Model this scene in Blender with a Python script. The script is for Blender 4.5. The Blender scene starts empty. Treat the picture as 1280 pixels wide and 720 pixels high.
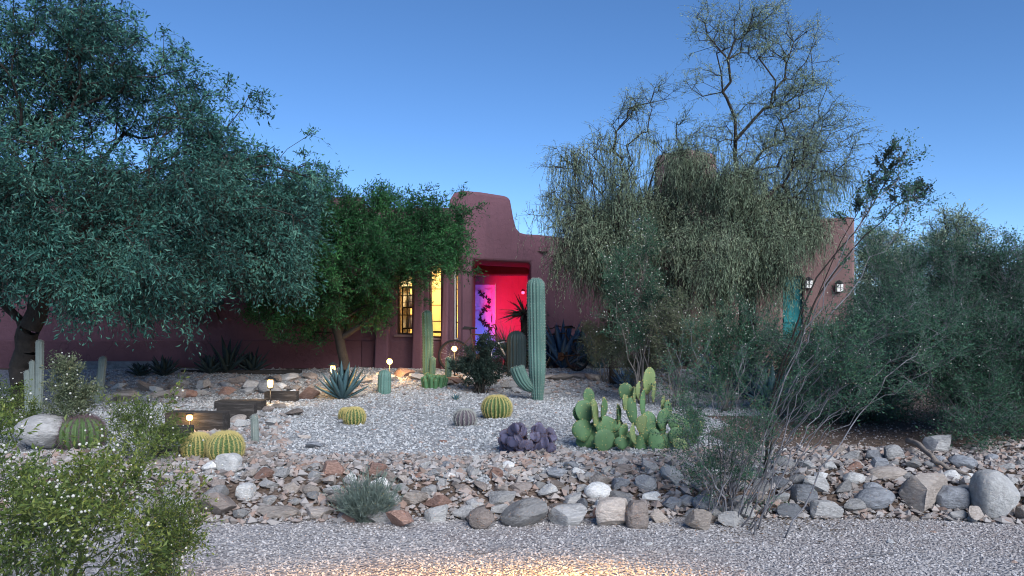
import bpy, bmesh, math
import numpy as np
from mathutils import Vector, Matrix
rng = np.random.default_rng(11)
R = math.radians
scene = bpy.context.scene
C = scene.collection
F = 985.0; HZ = 400.0; EYE = 1.6           # lens, horizon and eye height of the photograph (1280 px wide)

# ------------------------------------------------------------------ terrain
def smooth(a, b, t):
    t = np.clip((t - a) / (b - a), 0, 1)
    return t * t * (3 - 2 * t)
def terrain(x, y):
    x = np.asarray(x, float); y = np.asarray(y, float)
    front = 6.25 + 0.10 * np.sin(x * 0.9 + .4) + 0.05 * np.sin(x * 2.3)
    z = 0.27 * smooth(0, .92, y - front)
    z = z + 0.30 * smooth(13.2, 16.6, y)
    z = z + 0.10 * smooth(3.2, 6.0, x) * smooth(7, 9, y)
    z = z + 0.018 * np.sin(x * 1.3 + y * .7) * smooth(6.5, 8, y) + .010 * np.sin(x * 3.1 - y * 2.3)
    return z
def tz(x, y): return float(terrain(x, y))
def W(px, py, d): return Vector(((px - 640) * d / F, d, EYE + (HZ - py) * d / F))
def ground(px, py):
    """where the line of sight through a spot of the photograph meets the ground"""
    d = np.arange(3.0, 40, .01)
    x = (px - 640) * d / F; z = EYE + (HZ - py) * d / F
    i = int(np.argmax(z <= terrain(x, d)))
    return Vector((x[i], d[i], tz(x[i], d[i])))
def gz(px, d):
    x = (px - 640) * d / F
    return Vector((x, d, tz(x, d)))

# ------------------------------------------------------------------ mesh building
class MB:
    def __init__(s): s.v = []; s.f = {}; s.n = 0
    def add(s, v, f):
        v = np.asarray(v, float).reshape(-1, 3)
        f = np.asarray(f, np.int64)
        if f.size:
            s.f.setdefault(f.shape[1], []).append(f + s.n)
        s.v.append(v); s.n += len(v)
    def mesh(s, name, smooth_=True, off=None):
        me = bpy.data.meshes.new(name)
        v = np.concatenate(s.v) if s.v else np.zeros((0, 3))
        if off is not None: v = v - np.asarray(off)
        me.vertices.add(len(v)); me.vertices.foreach_set('co', v.astype(np.float32).ravel())
        groups = [np.concatenate(a) for a in s.f.values()]
        nl = sum(g.size for g in groups); npoly = sum(len(g) for g in groups)
        me.loops.add(nl); me.polygons.add(npoly)
        me.loops.foreach_set('vertex_index', np.concatenate([g.ravel() for g in groups]).astype(np.int32))
        tot = np.concatenate([np.full(len(g), g.shape[1]) for g in groups])
        st = np.concatenate([[0], np.cumsum(tot)[:-1]])
        me.polygons.foreach_set('loop_start', st.astype(np.int32))
        try: me.polygons.foreach_set('loop_total', tot.astype(np.int32))
        except Exception: pass
        me.polygons.foreach_set('use_smooth', np.full(npoly, bool(smooth_)))
        me.update(calc_edges=True)
        return me
    # shapes
    def box(s, c, size, rz=0, taper=1.0, tilt=0):
        a, b, h = [q / 2 for q in size]
        v = np.array([[-a, -b, -h], [a, -b, -h], [a, b, -h], [-a, b, -h], [-a * taper, -b * taper, h], [a * taper, -b * taper, h], [a * taper, b * taper, h], [-a * taper, b * taper, h]])
        if tilt:
            ct, st = math.cos(tilt), math.sin(tilt)
            v = np.c_[v[:, 0] * ct - v[:, 2] * st, v[:, 1], v[:, 0] * st + v[:, 2] * ct]
        cr, sr = math.cos(rz), math.sin(rz)
        v = np.c_[v[:, 0] * cr - v[:, 1] * sr, v[:, 0] * sr + v[:, 1] * cr, v[:, 2]] + np.asarray(c)
        s.add(v, [[3, 2, 1, 0], [4, 5, 6, 7], [0, 1, 5, 4], [1, 2, 6, 5], [2, 3, 7, 6], [3, 0, 4, 7]])
    def tube(s, pts, rad, k=6, caps=True):
        p = np.asarray(pts, float); n = len(p)
        rad = np.broadcast_to(np.asarray(rad, float), (n,))
        t = np.gradient(p, axis=0); t /= np.linalg.norm(t, axis=1)[:, None] + 1e-9
        ref = np.array([0, 0, 1.0]) if abs(t[0][2]) < .9 else np.array([1.0, 0, 0])
        u = ref - t * (t @ ref)[:, None]; u /= np.linalg.norm(u, axis=1)[:, None] + 1e-9
        w = np.cross(t, u)
        a = np.arange(k) * 2 * np.pi / k
        ring = p[:, None, :] + rad[:, None, None] * (np.cos(a)[None, :, None] * u[:, None, :] + np.sin(a)[None, :, None] * w[:, None, :])
        i = np.arange(n - 1)[:, None] * k; j = np.arange(k)[None, :]; j2 = (j + 1) % k
        f = np.stack([i + j, i + j2, i + k + j2, i + k + j], -1).reshape(-1, 4)
        base = s.n
        s.add(ring.reshape(-1, 3), f)
        if caps and k == 4 or caps and k > 2:
            s.v.append(p[[0, -1]]); c0 = s.n; s.n += 2
            jj = np.arange(k); j3 = (jj + 1) % k
            s.f.setdefault(3, []).append(np.stack([base + j3, base + jj, np.full(k, c0)], -1))
            e = base + (n - 1) * k
            s.f.setdefault(3, []).append(np.stack([e + jj, e + j3, np.full(k, c0 + 1)], -1))
    def lathe(s, prof, k=16, c=(0, 0, 0)):
        prof = np.asarray(prof, float); n = len(prof); a = np.arange(k) * 2 * np.pi / k
        v = np.stack([prof[:, 0, None] * np.cos(a), prof[:, 0, None] * np.sin(a), np.repeat(prof[:, 1, None], k, 1)], -1).reshape(-1, 3) + np.asarray(c)
        i = np.arange(n - 1)[:, None] * k; j = np.arange(k)[None, :]; j2 = (j + 1) % k
        s.add(v, np.stack([i + j, i + j2, i + k + j2, i + k + j], -1).reshape(-1, 4))
    def segs(s, a, b, ra, rb, k=4):
        """many separate frusta at once"""
        a = np.asarray(a, float); b = np.asarray(b, float); n = len(a)
        if n == 0: return
        ra = np.broadcast_to(np.asarray(ra, float), (n,)); rb = np.broadcast_to(np.asarray(rb, float), (n,))
        t = b - a; t = t / (np.linalg.norm(t, axis=1)[:, None] + 1e-9)
        ref = np.where(np.abs(t[:, 2:3]) < .9, np.array([[0, 0, 1.0]]), np.array([[1.0, 0, 0]]))
        u = np.cross(t, ref); u /= np.linalg.norm(u, axis=1)[:, None] + 1e-9
        w = np.cross(t, u)
        ang = np.arange(k) * 2 * np.pi / k
        off = np.cos(ang)[None, :, None] * u[:, None] + np.sin(ang)[None, :, None] * w[:, None]
        v = np.concatenate([a[:, None] + ra[:, None, None] * off, b[:, None] + rb[:, None, None] * off], 1)
        j = np.arange(k); j2 = (j + 1) % k
        f = np.stack([j, j2, k + j2, k + j], -1)
        s.add(v.reshape(-1, 3), (f[None] + (np.arange(n) * 2 * k)[:, None, None]).reshape(-1, 4))
    def leaves(s, pos, d, L, Wd, up=None, fold=.25):
        """many leaf blades at once: four-sided blades with a little droop"""
        pos = np.asarray(pos, float); n = len(pos)
        if n == 0: return
        d = d / (np.linalg.norm(d, axis=1)[:, None] + 1e-9)
        if up is None: up = rng.normal(size=(n, 3))
        sd = np.cross(d, up); sd /= np.linalg.norm(sd, axis=1)[:, None] + 1e-9
        nn = np.cross(sd, d)
        L = np.broadcast_to(np.asarray(L, float), (n,))[:, None]; Wd = np.broadcast_to(np.asarray(Wd, float), (n,))[:, None]
        v = np.stack([pos, pos + d * L * .45 + sd * Wd * .5 + nn * Wd * fold, pos + d * L - nn * Wd * fold, pos + d * L * .45 - sd * Wd * .5 + nn * Wd * fold], 1)
        s.add(v.reshape(-1, 3), np.arange(n * 4).reshape(n, 4))
    def spikes(s, pos, d, L, r):
        """many three-sided spines at once"""
        pos = np.asarray(pos, float); n = len(pos)
        if n == 0: return
        d = d / (np.linalg.norm(d, axis=1)[:, None] + 1e-9)
        ref = np.where(np.abs(d[:, 2:3]) < .9, np.array([[0, 0, 1.0]]), np.array([[1.0, 0, 0]]))
        u = np.cross(d, ref); u /= np.linalg.norm(u, axis=1)[:, None] + 1e-9
        w = np.cross(d, u)
        L = np.broadcast_to(np.asarray(L, float), (n,))[:, None]
        v = np.stack([pos + u * r, pos - u * r * .5 + w * r * .87, pos - u * r * .5 - w * r * .87, pos + d * L], 1)
        f = np.array([[0, 1, 3], [1, 2, 3], [2, 0, 3]])
        s.add(v.reshape(-1, 3), (f[None] + (np.arange(n) * 4)[:, None, None]).reshape(-1, 3))
    def grains(s, pos, size, flat=.7):
        """many small angular grains at once (distorted octahedra)"""
        pos = np.asarray(pos, float); n = len(pos)
        base = np.array([[1, 0, 0], [0, 1, 0], [-1, 0, 0], [0, -1, 0], [0, 0, 1], [0, 0, -1.0]])
        k = base[None] * rng.uniform(.55, 1.25, (n, 6, 1)) + rng.normal(size=(n, 6, 3)) * .16
        k[:, :, 2] *= flat
        a = rng.uniform(0, 2 * np.pi, n); ca, sa = np.cos(a)[:, None], np.sin(a)[:, None]
        tl = rng.normal(size=n) * .4; ct, st = np.cos(tl)[:, None], np.sin(tl)[:, None]
        x, y, z = k[..., 0], k[..., 1] , k[..., 2]
        y, z = y * ct - z * st, y * st + z * ct
        k = np.stack([x * ca - y * sa, x * sa + y * ca, z], -1)
        v = pos[:, None] + k * np.asarray(size).reshape(-1, 1, 1)
        f = np.array([[0, 1, 4], [1, 2, 4], [2, 3, 4], [3, 0, 4], [1, 0, 5], [2, 1, 5], [3, 2, 5], [0, 3, 5]])
        s.add(v.reshape(-1, 3), (f[None] + (np.arange(n) * 6)[:, None, None]).reshape(-1, 3))
    def balls(s, pos, r):
        """many small round balls at once (12-sided icosahedra)"""
        pos = np.asarray(pos, float); n = len(pos); g = (1 + 5 ** .5) / 2
        b = np.array([[-1, g, 0], [1, g, 0], [-1, -g, 0], [1, -g, 0], [0, -1, g], [0, 1, g], [0, -1, -g], [0, 1, -g], [g, 0, -1], [g, 0, 1], [-g, 0, -1], [-g, 0, 1]]) / math.hypot(1, g)
        f = np.array([[0, 11, 5], [0, 5, 1], [0, 1, 7], [0, 7, 10], [0, 10, 11], [1, 5, 9], [5, 11, 4], [11, 10, 2], [10, 7, 6], [7, 1, 8], [3, 9, 4], [3, 4, 2], [3, 2, 6], [3, 6, 8], [3, 8, 9], [4, 9, 5], [2, 4, 11], [6, 2, 10], [8, 6, 7], [9, 8, 1]])
        r = np.broadcast_to(np.asarray(r, float), (n,))
        v = pos[:, None] + b[None] * r[:, None, None]
        s.add(v.reshape(-1, 3), (f[None] + (np.arange(n) * 12)[:, None, None]).reshape(-1, 3))
    def prism(s, outline, direction):
        """a flat outline pushed back along a direction (bmesh triangulates the caps)"""
        bm = bmesh.new()
        vs = [bm.verts.new(p) for p in outline]
        fc = bm.faces.new(vs)
        ex = bmesh.ops.extrude_face_region(bm, geom=[fc])
        bmesh.ops.translate(bm, verts=[e for e in ex['geom'] if isinstance(e, bmesh.types.BMVert)], vec=direction)
        bmesh.ops.recalc_face_normals(bm, faces=bm.faces)
        bm.verts.ensure_lookup_table()
        for v_i, v in enumerate(bm.verts): v.index = v_i
        v = np.array([q.co[:] for q in bm.verts]); base = s.n
        s.v.append(v); s.n += len(v)
        for f in bm.faces:
            idx = np.array([[q.index for q in f.verts]]) + base
            s.f.setdefault(idx.shape[1], []).append(idx)
        bm.free()

def tag(o, label=None, cat=None, group=None, kind=None):
    if label: o['label'] = label
    if cat: o['category'] = cat
    if group: o['group'] = group
    if kind: o['kind'] = kind
    return o
def thing(name, label, cat, loc=(0, 0, 0), group=None, rz=0):
    o = bpy.data.objects.new(name, None); C.objects.link(o)
    o.location = loc; o.rotation_euler = (0, 0, rz); o.empty_display_size = .1
    return tag(o, label, cat, group)
def root_loc(o):
    v = Vector((0, 0, 0))
    while o is not None: v = v + Vector(o.location); o = o.parent
    return v
def obj(name, mb, mat, parent=None, smooth_=True, local=False, bevel=0, label=None):
    """links one mesh object; world coordinates unless local"""
    off = root_loc(parent) if (parent is not None and not local) else None
    me = mb if isinstance(mb, bpy.types.Mesh) else mb.mesh(name, smooth_, off)
    o = bpy.data.objects.new(name, me); C.objects.link(o)
    if mat and not me.materials: me.materials.append(mat)
    o.parent = parent
    if bevel:
        m = o.modifiers.new('soft_edges', 'BEVEL'); m.width = bevel; m.segments = 3; m.limit_method = 'ANGLE'; m.angle_limit = R(40)
        if not smooth_: pass
    if label: o['label'] = label
    return o
def copy_tree(o, parent=None):
    c = o.copy(); C.objects.link(c); c.parent = parent
    for ch in list(o.children): copy_tree(ch, c)
    return c

# ------------------------------------------------------------------ materials
class NT:
    def __init__(s, name):
        s.m = bpy.data.materials.new(name); s.m.use_nodes = True
        s.t = s.m.node_tree; s.b = s.t.nodes['Principled BSDF']; s.out = s.t.nodes['Material Output']
    def n(s, typ, **kw):
        n = s.t.nodes.new(typ)
        for k, v in kw.items():
            if k.startswith('i_'):
                key = k[2:]
                n.inputs[int(key) if key.isdigit() else key.replace('_', ' ')].default_value = v
            else: setattr(n, k, v)
        return n
    def l(s, a, b): s.t.links.new(a, b)
    def ramp(s, fac, stops):
        r = s.n('ShaderNodeValToRGB'); e = r.color_ramp.elements
        while len(e) < len(stops): e.new(.5)
        for q, (p, c) in zip(e, stops): q.position = p; q.color = (*c, 1)
        s.l(fac, r.inputs[0]); return r.outputs[0]
    def coord(s, kind='Object', scale=(1, 1, 1)):
        c = s.n('ShaderNodeTexCoord'); mp = s.n('ShaderNodeMapping'); mp.inputs['Scale'].default_value = scale
        s.l(c.outputs[kind], mp.inputs[0]); return mp.outputs[0]
    def noise(s, vec, scale, detail=6, rough=.6):
        n = s.n('ShaderNodeTexNoise'); n.inputs['Scale'].default_value = scale; n.inputs['Detail'].default_value = detail; n.inputs['Roughness'].default_value = rough
        s.l(vec, n.inputs['Vector']); return n.outputs[0]
    def mix(s, fac, a, b, typ='MIX'):
        m = s.n('ShaderNodeMix', data_type='RGBA', blend_type=typ)
        for q, i in ((fac, 0), (a, 6), (b, 7)):
            if hasattr(q, 'is_linked'): s.l(q, m.inputs[i])
            elif i == 0: m.inputs[0].default_value = q
            else: m.inputs[i].default_value = (*q, 1)
        return m.outputs[2]
    def math(s, op, a, b=None):
        m = s.n('ShaderNodeMath', operation=op)
        for q, i in ((a, 0), (b, 1)):
            if q is None: continue
            if hasattr(q, 'is_linked'): s.l(q, m.inputs[i])
            else: m.inputs[i].default_value = q
        return m.outputs[0]
    def bump(s, h, strength=.3, dist=.02, normal=None):
        b = s.n('ShaderNodeBump'); b.inputs['Strength'].default_value = strength; b.inputs['Distance'].default_value = dist
        s.l(h, b.inputs['Height'])
        if normal is not None: s.l(normal, b.inputs['Normal'])
        s.l(b.outputs[0], s.b.inputs['Normal']); return b.outputs[0]
    def col(s, c):
        if hasattr(c, 'is_linked'): s.l(c, s.b.inputs['Base Color'])
        else: s.b.inputs['Base Color'].default_value = (*c, 1)
    def rough(s, r): s.b.inputs['Roughness'].default_value = r; return s
M = {}
def simple(name, c1, c2=None, scale=8, rough=.8, bump=.2, bdist=.01, metal=0, spec=.3):
    q = NT(name); v = q.coord()
    n = q.noise(v, scale)
    q.col(q.ramp(n, [(.3, c1), (.7, c2 or [x * .7 for x in c1])]))
    q.rough(rough); q.b.inputs['Metallic'].default_value = metal; q.b.inputs['Specular IOR Level'].default_value = spec
    if bump: q.bump(q.noise(v, scale * 4), bump, bdist)
    M[name] = q.m; return q.m
def leaf_mat(name, cols, trans=.25, rough=.55, spec=.3):
    """blades vary in tone; noise paints lit and shaded clumps into their colour"""
    q = NT(name)
    g = q.n('ShaderNodeNewGeometry')
    big = q.noise(q.coord('Object'), .8, 1); mid = q.noise(q.coord('Object'), 2.7, 2)
    f = q.math('ADD', q.math('MULTIPLY', g.outputs['Random Per Island'], .55), q.math('ADD', q.math('MULTIPLY', q.math('SUBTRACT', big, .42), .9), q.math('MULTIPLY', q.math('SUBTRACT', mid, .38), 1.3)))  # clump-sized noise puts the crown's highlights and shade into the leaf colour
    c = q.ramp(f, [(i / (len(cols) - 1), k) for i, k in enumerate(cols)])
    q.col(c); q.rough(rough); q.b.inputs['Specular IOR Level'].default_value = spec
    tr = q.n('ShaderNodeBsdfTranslucent'); q.l(c, tr.inputs[0])
    mx = q.n('ShaderNodeMixShader'); mx.inputs[0].default_value = trans
    q.l(q.b.outputs[0], mx.inputs[1]); q.l(tr.outputs[0], mx.inputs[2]); q.l(mx.outputs[0], q.out.inputs[0])
    M[name] = q.m; return q.m
def emit(name, c, strength):
    q = NT(name); q.b.inputs['Base Color'].default_value = (*c, 1)
    q.b.inputs['Emission Color'].default_value = (*c, 1); q.b.inputs['Emission Strength'].default_value = strength
    M[name] = q.m; return q.m

def stone(name, c1, c2, c3):
    q = NT(name); v = q.coord('Object', (1, 1, 1.6))
    oi = q.n('ShaderNodeObjectInfo')
    add = q.n('ShaderNodeVectorMath', operation='ADD'); q.l(v, add.inputs[0])
    sc = q.n('ShaderNodeVectorMath', operation='SCALE'); sc.inputs[0].default_value = (37, 51, 23); q.l(oi.outputs['Random'], sc.inputs['Scale']); q.l(sc.outputs[0], add.inputs[1])
    v = add.outputs[0]
    a = q.noise(v, 2.2, 8, .65); b = q.noise(v, 9, 6, .7)
    c = q.ramp(a, [(.25, c1), (.5, c2), (.75, c3)])
    c = q.mix(q.ramp(b, [(.45, (0, 0, 0)), (.62, (1, 1, 1))]), c, [min(1, k * 1.25 + .03) for k in c2])
    hv = q.n('ShaderNodeHueSaturation'); q.l(c, hv.inputs['Color'])
    mr = q.n('ShaderNodeMapRange'); mr.inputs[3].default_value = .68; mr.inputs[4].default_value = 1.35; q.l(oi.outputs['Random'], mr.inputs[0]); q.l(mr.outputs[0], hv.inputs['Value'])
    q.col(hv.outputs[0]); q.rough(.9); q.b.inputs['Specular IOR Level'].default_value = .2
    n1 = q.bump(q.noise(v, 5, 10, .7), .6, .12)
    M[name] = q.m; return q.m
stone('grey_stone', (.17, .165, .16), (.29, .285, .28), (.38, .37, .36))
stone('tan_stone', (.24, .205, .18), (.355, .31, .275), (.43, .39, .355))
stone('rust_stone', (.15, .09, .07), (.235, .145, .115), (.29, .205, .17))
stone('pale_stone', (.40, .395, .385), (.52, .515, .50), (.60, .59, .58))
stone('slate_stone', (.11, .115, .125), (.20, .21, .23), (.30, .32, .34))
stone('brown_stone', (.14, .115, .10), (.22, .185, .165), (.30, .26, .235))

def grain_mat(name, cols, rough=.9):
    q = NT(name); g = q.n('ShaderNodeNewGeometry')
    v = q.coord('Object')
    patch = q.noise(v, .7, 3)
    f = q.math('ADD', q.math('MULTIPLY', g.outputs['Random Per Island'], .8), q.math('MULTIPLY', q.math('SUBTRACT', patch, .35), .5))
    q.col(q.ramp(f, [(i / (len(cols) - 1), k) for i, k in enumerate(cols)])); q.rough(rough); q.b.inputs['Specular IOR Level'].default_value = .2
    M[name] = q.m
def gravel_ground(name, cols, scale, patch_col=None):
    q = NT(name); v = q.coord('Object')
    w = q.n('ShaderNodeTexVoronoi', feature='F1'); w.inputs['Scale'].default_value = scale; q.l(v, w.inputs['Vector'])
    sx = q.n('ShaderNodeSeparateColor'); q.l(w.outputs['Color'], sx.inputs[0])
    c = q.ramp(sx.outputs[0], [(i / (len(cols) - 1), k) for i, k in enumerate(cols)])
    pn = q.noise(v, .8, 5)
    c = q.mix(q.ramp(pn, [(.48, (0, 0, 0)), (.68, (.7, .7, .7))]), c, patch_col or cols[0])
    q.col(c); q.rough(.95); q.b.inputs['Specular IOR Level'].default_value = .15
    h = q.math('SUBTRACT', 1.0, w.outputs['Distance'])
    q.bump(h, .9, .02)
    M[name] = q.m
GRAV = [(.14, .15, .155), (.29, .305, .315), (.42, .435, .445), (.51, .525, .535), (.36, .345, .335), (.58, .59, .60)]
ROAD = [(.16, .15, .15), (.33, .315, .315), (.44, .425, .425), (.30, .275, .265), (.52, .505, .505), (.40, .37, .36)]
SOIL = [(.075, .055, .045), (.12, .09, .07), (.16, .12, .10), (.10, .075, .06)]
gravel_ground('bed_ground', [(.10, .105, .11), (.24, .25, .255), (.38, .39, .40), (.50, .51, .52)], 38, (.27, .265, .265)); gravel_ground('road_ground', ROAD[:4], 45, (.28, .23, .21)); gravel_ground('soil_ground', SOIL, 30, (.10, .07, .055))
grain_mat('bed_grains', GRAV); grain_mat('road_grains', ROAD)
grain_mat('rubble_grains', [(.16, .13, .11), (.24, .22, .21), (.34, .32, .31), (.27, .19, .155), (.42, .41, .40)])

def stucco(name, c, dirt):
    q = NT(name); v = q.coord()
    a = q.noise(v, .9, 6, .65); b = q.noise(q.coord('Object', (5, 5, .7)), 1.2, 5); tw = q.noise(v, 7, 8, .7)
    base = q.ramp(a, [(.3, [k * .82 for k in c]), (.55, c), (.75, [min(1, k * 1.15) for k in c])])
    base = q.mix(q.ramp(b, [(.56, (0, 0, 0)), (.72, (.45, .45, .45))]), base, dirt)
    w = q.n('ShaderNodeTexVoronoi', feature='DISTANCE_TO_EDGE'); w.inputs['Scale'].default_value = .55; dv = q.n('ShaderNodeVectorMath', operation='ADD'); q.l(v, dv.inputs[0])
    nz = q.n('ShaderNodeTexNoise'); nz.inputs['Scale'].default_value = 2.5; q.l(v, nz.inputs['Vector']); q.l(nz.outputs['Color'], dv.inputs[1]); q.l(dv.outputs[0], w.inputs['Vector'])
    base = q.mix(q.ramp(w.outputs['Distance'], [(.0, (.5, .5, .5)), (.006, (0, 0, 0))]), base, [k * .45 for k in c])
    q.col(base); q.rough(.95); q.b.inputs['Specular IOR Level'].default_value = .1
    nb = q.bump(q.noise(v, 2.2, 4), .25, .05); q.bump(tw, .7, .03, nb)
    M[name] = q.m
stucco('stucco', (.150, .078, .098), (.105, .060, .075)); stucco('stucco_base', (.135, .068, .082), (.092, .052, .062)); stucco('stucco_tan', (.22, .14, .135), (.16, .105, .105))
simple('dark_paint', (.02, .02, .022), (.03, .03, .032), 20, .5, 0)
simple('black_rubber', (.012, .012, .013), (.02, .02, .02), 30, .8, .2, .002)
simple('steel', (.45, .46, .48), (.35, .36, .38), 20, .3, 0, metal=1)
simple('rust_iron', (.05, .03, .022), (.09, .05, .035), 25, .8, .3, .003)
simple('blue_paint', (.36, .38, .66), (.30, .32, .60), 14, .5, .2, .004)
simple('turquoise_paint', (.03, .25, .27), (.02, .17, .19), 5, .6, .3, .004)
simple('teal_tile', (.03, .10, .10), (.02, .07, .075), 9, .7, .2, .01)
simple('white_paint', (.72, .71, .68), (.62, .61, .58), 10, .6, 0)
simple('old_timber', (.05, .042, .037), (.027, .023, .02), 6, .9, .6, .02)
q = NT('old_timber'); v = q.coord('Object', (1.2, 9, 9)); n_ = q.noise(v, 3, 8, .7); q.col(q.ramp(n_, [(.3, (.014, .012, .011)), (.52, (.034, .029, .026)), (.72, (.10, .09, .084))])); q.rough(.95); q.bump(n_, 1.0, .03); M['old_timber'] = q.m
simple('log_wood', (.26, .22, .19), (.17, .14, .12), 8, .9, .6, .02)
simple('door_iron', (.015, .012, .02), (.02, .018, .03), 30, .6, 0)
simple('ochre_plaster', (.70, .56, .30), (.66, .52, .27), 2, .9, .1)
simple('dark_wood', (.055, .032, .02), (.035, .02, .013), 12, .5, .1)
simple('bark', (.042, .035, .031), (.022, .019, .017), 9, .95, .7, .02)
simple('pale_bark', (.22, .20, .18), (.12, .105, .095), 9, .9, .6, .015)
simple('grey_stem', (.21, .21, .23), (.06, .058, .064), 11, .9, .5, .01)
simple('pale_stem', (.22, .22, .24), (.05, .049, .055), 7, .9, .5, .01)
simple('dry_leaf', (.12, .085, .055), (.07, .05, .035), 20, .9, 0)
simple('green_stem', (.075, .10, .055), (.05, .065, .04), 11, .9, .3, .01)
simple('cream_spine', (.62, .52, .22), (.50, .42, .16), 30, .7, 0)
simple('pale_spine', (.42, .43, .40), (.33, .34, .31), 30, .7, 0)
simple('dark_spine', (.16, .10, .12), (.11, .08, .09), 30, .7, 0)
simple('fuzz', (.60, .60, .55), (.42, .42, .37), 30, .95, 0, spec=.1)
simple('cactus_green', (.055, .12, .085), (.04, .09, .065), 7, .6, .2, .006)
simple('saguaro_green', (.085, .17, .14), (.06, .125, .105), 5, .65, .3, .006)
simple('bright_cactus', (.09, .20, .09), (.06, .15, .07), 7, .6, .2, .006)
simple('barrel_green', (.08, .14, .045), (.055, .10, .035), 12, .6, .2, .006)
simple('grey_cactus', (.20, .235, .215), (.14, .17, .155), 8, .8, .3, .006)
simple('hedgehog_purple', (.12, .10, .115), (.09, .075, .09), 9, .8, .3, .006)
simple('prickly_green', (.105, .20, .085), (.075, .155, .07), 6, .5, .15, .006)
simple('prickly_yellow', (.27, .34, .115), (.20, .28, .10), 6, .5, .15, .006)
simple('prickly_purple', (.105, .095, .17), (.075, .065, .125), 5, .55, .2, .006)
simple('agave_blue', (.075, .15, .165), (.05, .11, .125), 4, .5, .15, .006)
simple('agave_deep', (.045, .09, .15), (.03, .065, .115), 4, .5, .15, .006)
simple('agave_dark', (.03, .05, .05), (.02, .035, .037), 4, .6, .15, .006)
simple('yucca_green', (.05, .10, .06), (.035, .07, .045), 6, .6, .1)
def skin(name, c, scar=(.22, .19, .13), amt=.6, scale=9):
    q = NT(name); v = q.coord(); oi = q.n('ShaderNodeObjectInfo')
    add = q.n('ShaderNodeVectorMath', operation='ADD'); sc = q.n('ShaderNodeVectorMath', operation='SCALE'); sc.inputs[0].default_value = (17, 31, 23); q.l(oi.outputs['Random'], sc.inputs['Scale']); q.l(v, add.inputs[0]); q.l(sc.outputs[0], add.inputs[1]); v = add.outputs[0]
    base = q.ramp(q.noise(v, scale * .45, 5), [(.3, [k * .68 for k in c]), (.55, c), (.78, [k * 1.3 for k in c])])
    base = q.mix(q.ramp(q.noise(v, scale * 1.7, 7, .7), [(.60, (0, 0, 0)), (.72, (amt, amt, amt))]), base, scar)
    hv = q.n('ShaderNodeHueSaturation'); q.l(base, hv.inputs['Color']); mr = q.n('ShaderNodeMapRange'); mr.inputs[3].default_value = .78; mr.inputs[4].default_value = 1.2; q.l(oi.outputs['Random'], mr.inputs[0]); q.l(mr.outputs[0], hv.inputs['Value'])
    q.col(hv.outputs[0]); q.rough(.6); q.b.inputs['Specular IOR Level'].default_value = .3; q.bump(q.noise(v, scale * 4, 5), .25, .006)
    M[name] = q.m
skin('saguaro_green', (.085, .165, .14), (.17, .17, .13), .55, 5); skin('prickly_green', (.095, .185, .085), (.25, .22, .12), .5, 8); skin('prickly_yellow', (.20, .27, .115), (.34, .28, .14), .5, 8)
skin('prickly_purple', (.10, .095, .155), (.17, .12, .13), .4, 9); skin('agave_blue', (.072, .145, .165), (.18, .18, .15), .35, 5); skin('agave_deep', (.04, .085, .15), (.10, .11, .12), .3, 5); skin('cactus_green', (.055, .115, .082), (.14, .13, .09), .5, 7)
leaf_mat('mesquite_leaf', [(.008, .034, .034), (.020, .078, .066), (.055, .17, .135), (.14, .31, .23)])
leaf_mat('evergreen_leaf', [(.007, .034, .014), (.015, .075, .026), (.034, .135, .042), (.065, .21, .062)])
leaf_mat('willow_leaf', [(.07, .115, .075), (.17, .24, .155), (.30, .38, .245), (.45, .51, .34)])
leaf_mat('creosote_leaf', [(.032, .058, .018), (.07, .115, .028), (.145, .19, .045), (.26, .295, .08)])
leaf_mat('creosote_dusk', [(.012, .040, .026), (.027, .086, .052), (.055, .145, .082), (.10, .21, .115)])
leaf_mat('silver_leaf', [(.10, .145, .13), (.15, .20, .175), (.20, .255, .215), (.26, .31, .265)])
leaf_mat('dark_leaf', [(.012, .024, .02), (.022, .042, .034), (.035, .06, .045), (.05, .08, .055)])
leaf_mat('bush_leaf', [(.06, .085, .05), (.11, .14, .08), (.17, .19, .11), (.24, .245, .15)])
leaf_mat('curtain_cloth', [(.70, .66, .58), (.76, .72, .64)], .6, .9, .1)
emit('lamp_glow', (1.0, .52, .13), 5)
emit('lantern_glow', (1.0, .66, .26), 3)
q = NT('window_glass'); q.b.inputs['Transmission Weight'].default_value = 1; q.b.inputs['Roughness'].default_value = .02; q.b.inputs['IOR'].default_value = 1.05; M['window_glass'] = q.m
# ------------------------------------------------------------------ camera, sky, sun
cam = bpy.data.cameras.new('camera'); co = bpy.data.objects.new('camera', cam); C.objects.link(co)
co.location = (0, 0, EYE); co.rotation_euler = (R(90), 0, 0)
cam.sensor_width = 36; cam.lens = 36 * F / 1280; cam.shift_y = (HZ - 360) / 1280; cam.clip_end = 5000; cam.clip_start = .05
scene.camera = co
SUN_EL, SUN_ROT = 34.0, 152.0
w = bpy.data.worlds.new('World'); scene.world = w; w.use_nodes = True
nt = w.node_tree; bg = nt.nodes['Background']
sky = nt.nodes.new('ShaderNodeTexSky'); sky.sky_type = 'NISHITA'; sky.sun_disc = False
sky.sun_elevation = R(SUN_EL); sky.sun_rotation = R(SUN_ROT); sky.air_density = .72; sky.dust_density = 0; sky.ozone_density = 4.5; sky.altitude = 1200
hs = nt.nodes.new('ShaderNodeHueSaturation'); hs.inputs['Saturation'].default_value = 1.10; nt.links.new(sky.outputs[0], hs.inputs['Color']); nt.links.new(hs.outputs[0], bg.inputs[0]); bg.inputs[1].default_value = .064
sl = bpy.data.lights.new('sun', 'SUN'); so = bpy.data.objects.new('sun', sl); C.objects.link(so)
sl.energy = 1.8; sl.angle = R(45); sl.color = (1, .985, .965)
az = R(SUN_ROT); el = R(SUN_EL)
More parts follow.
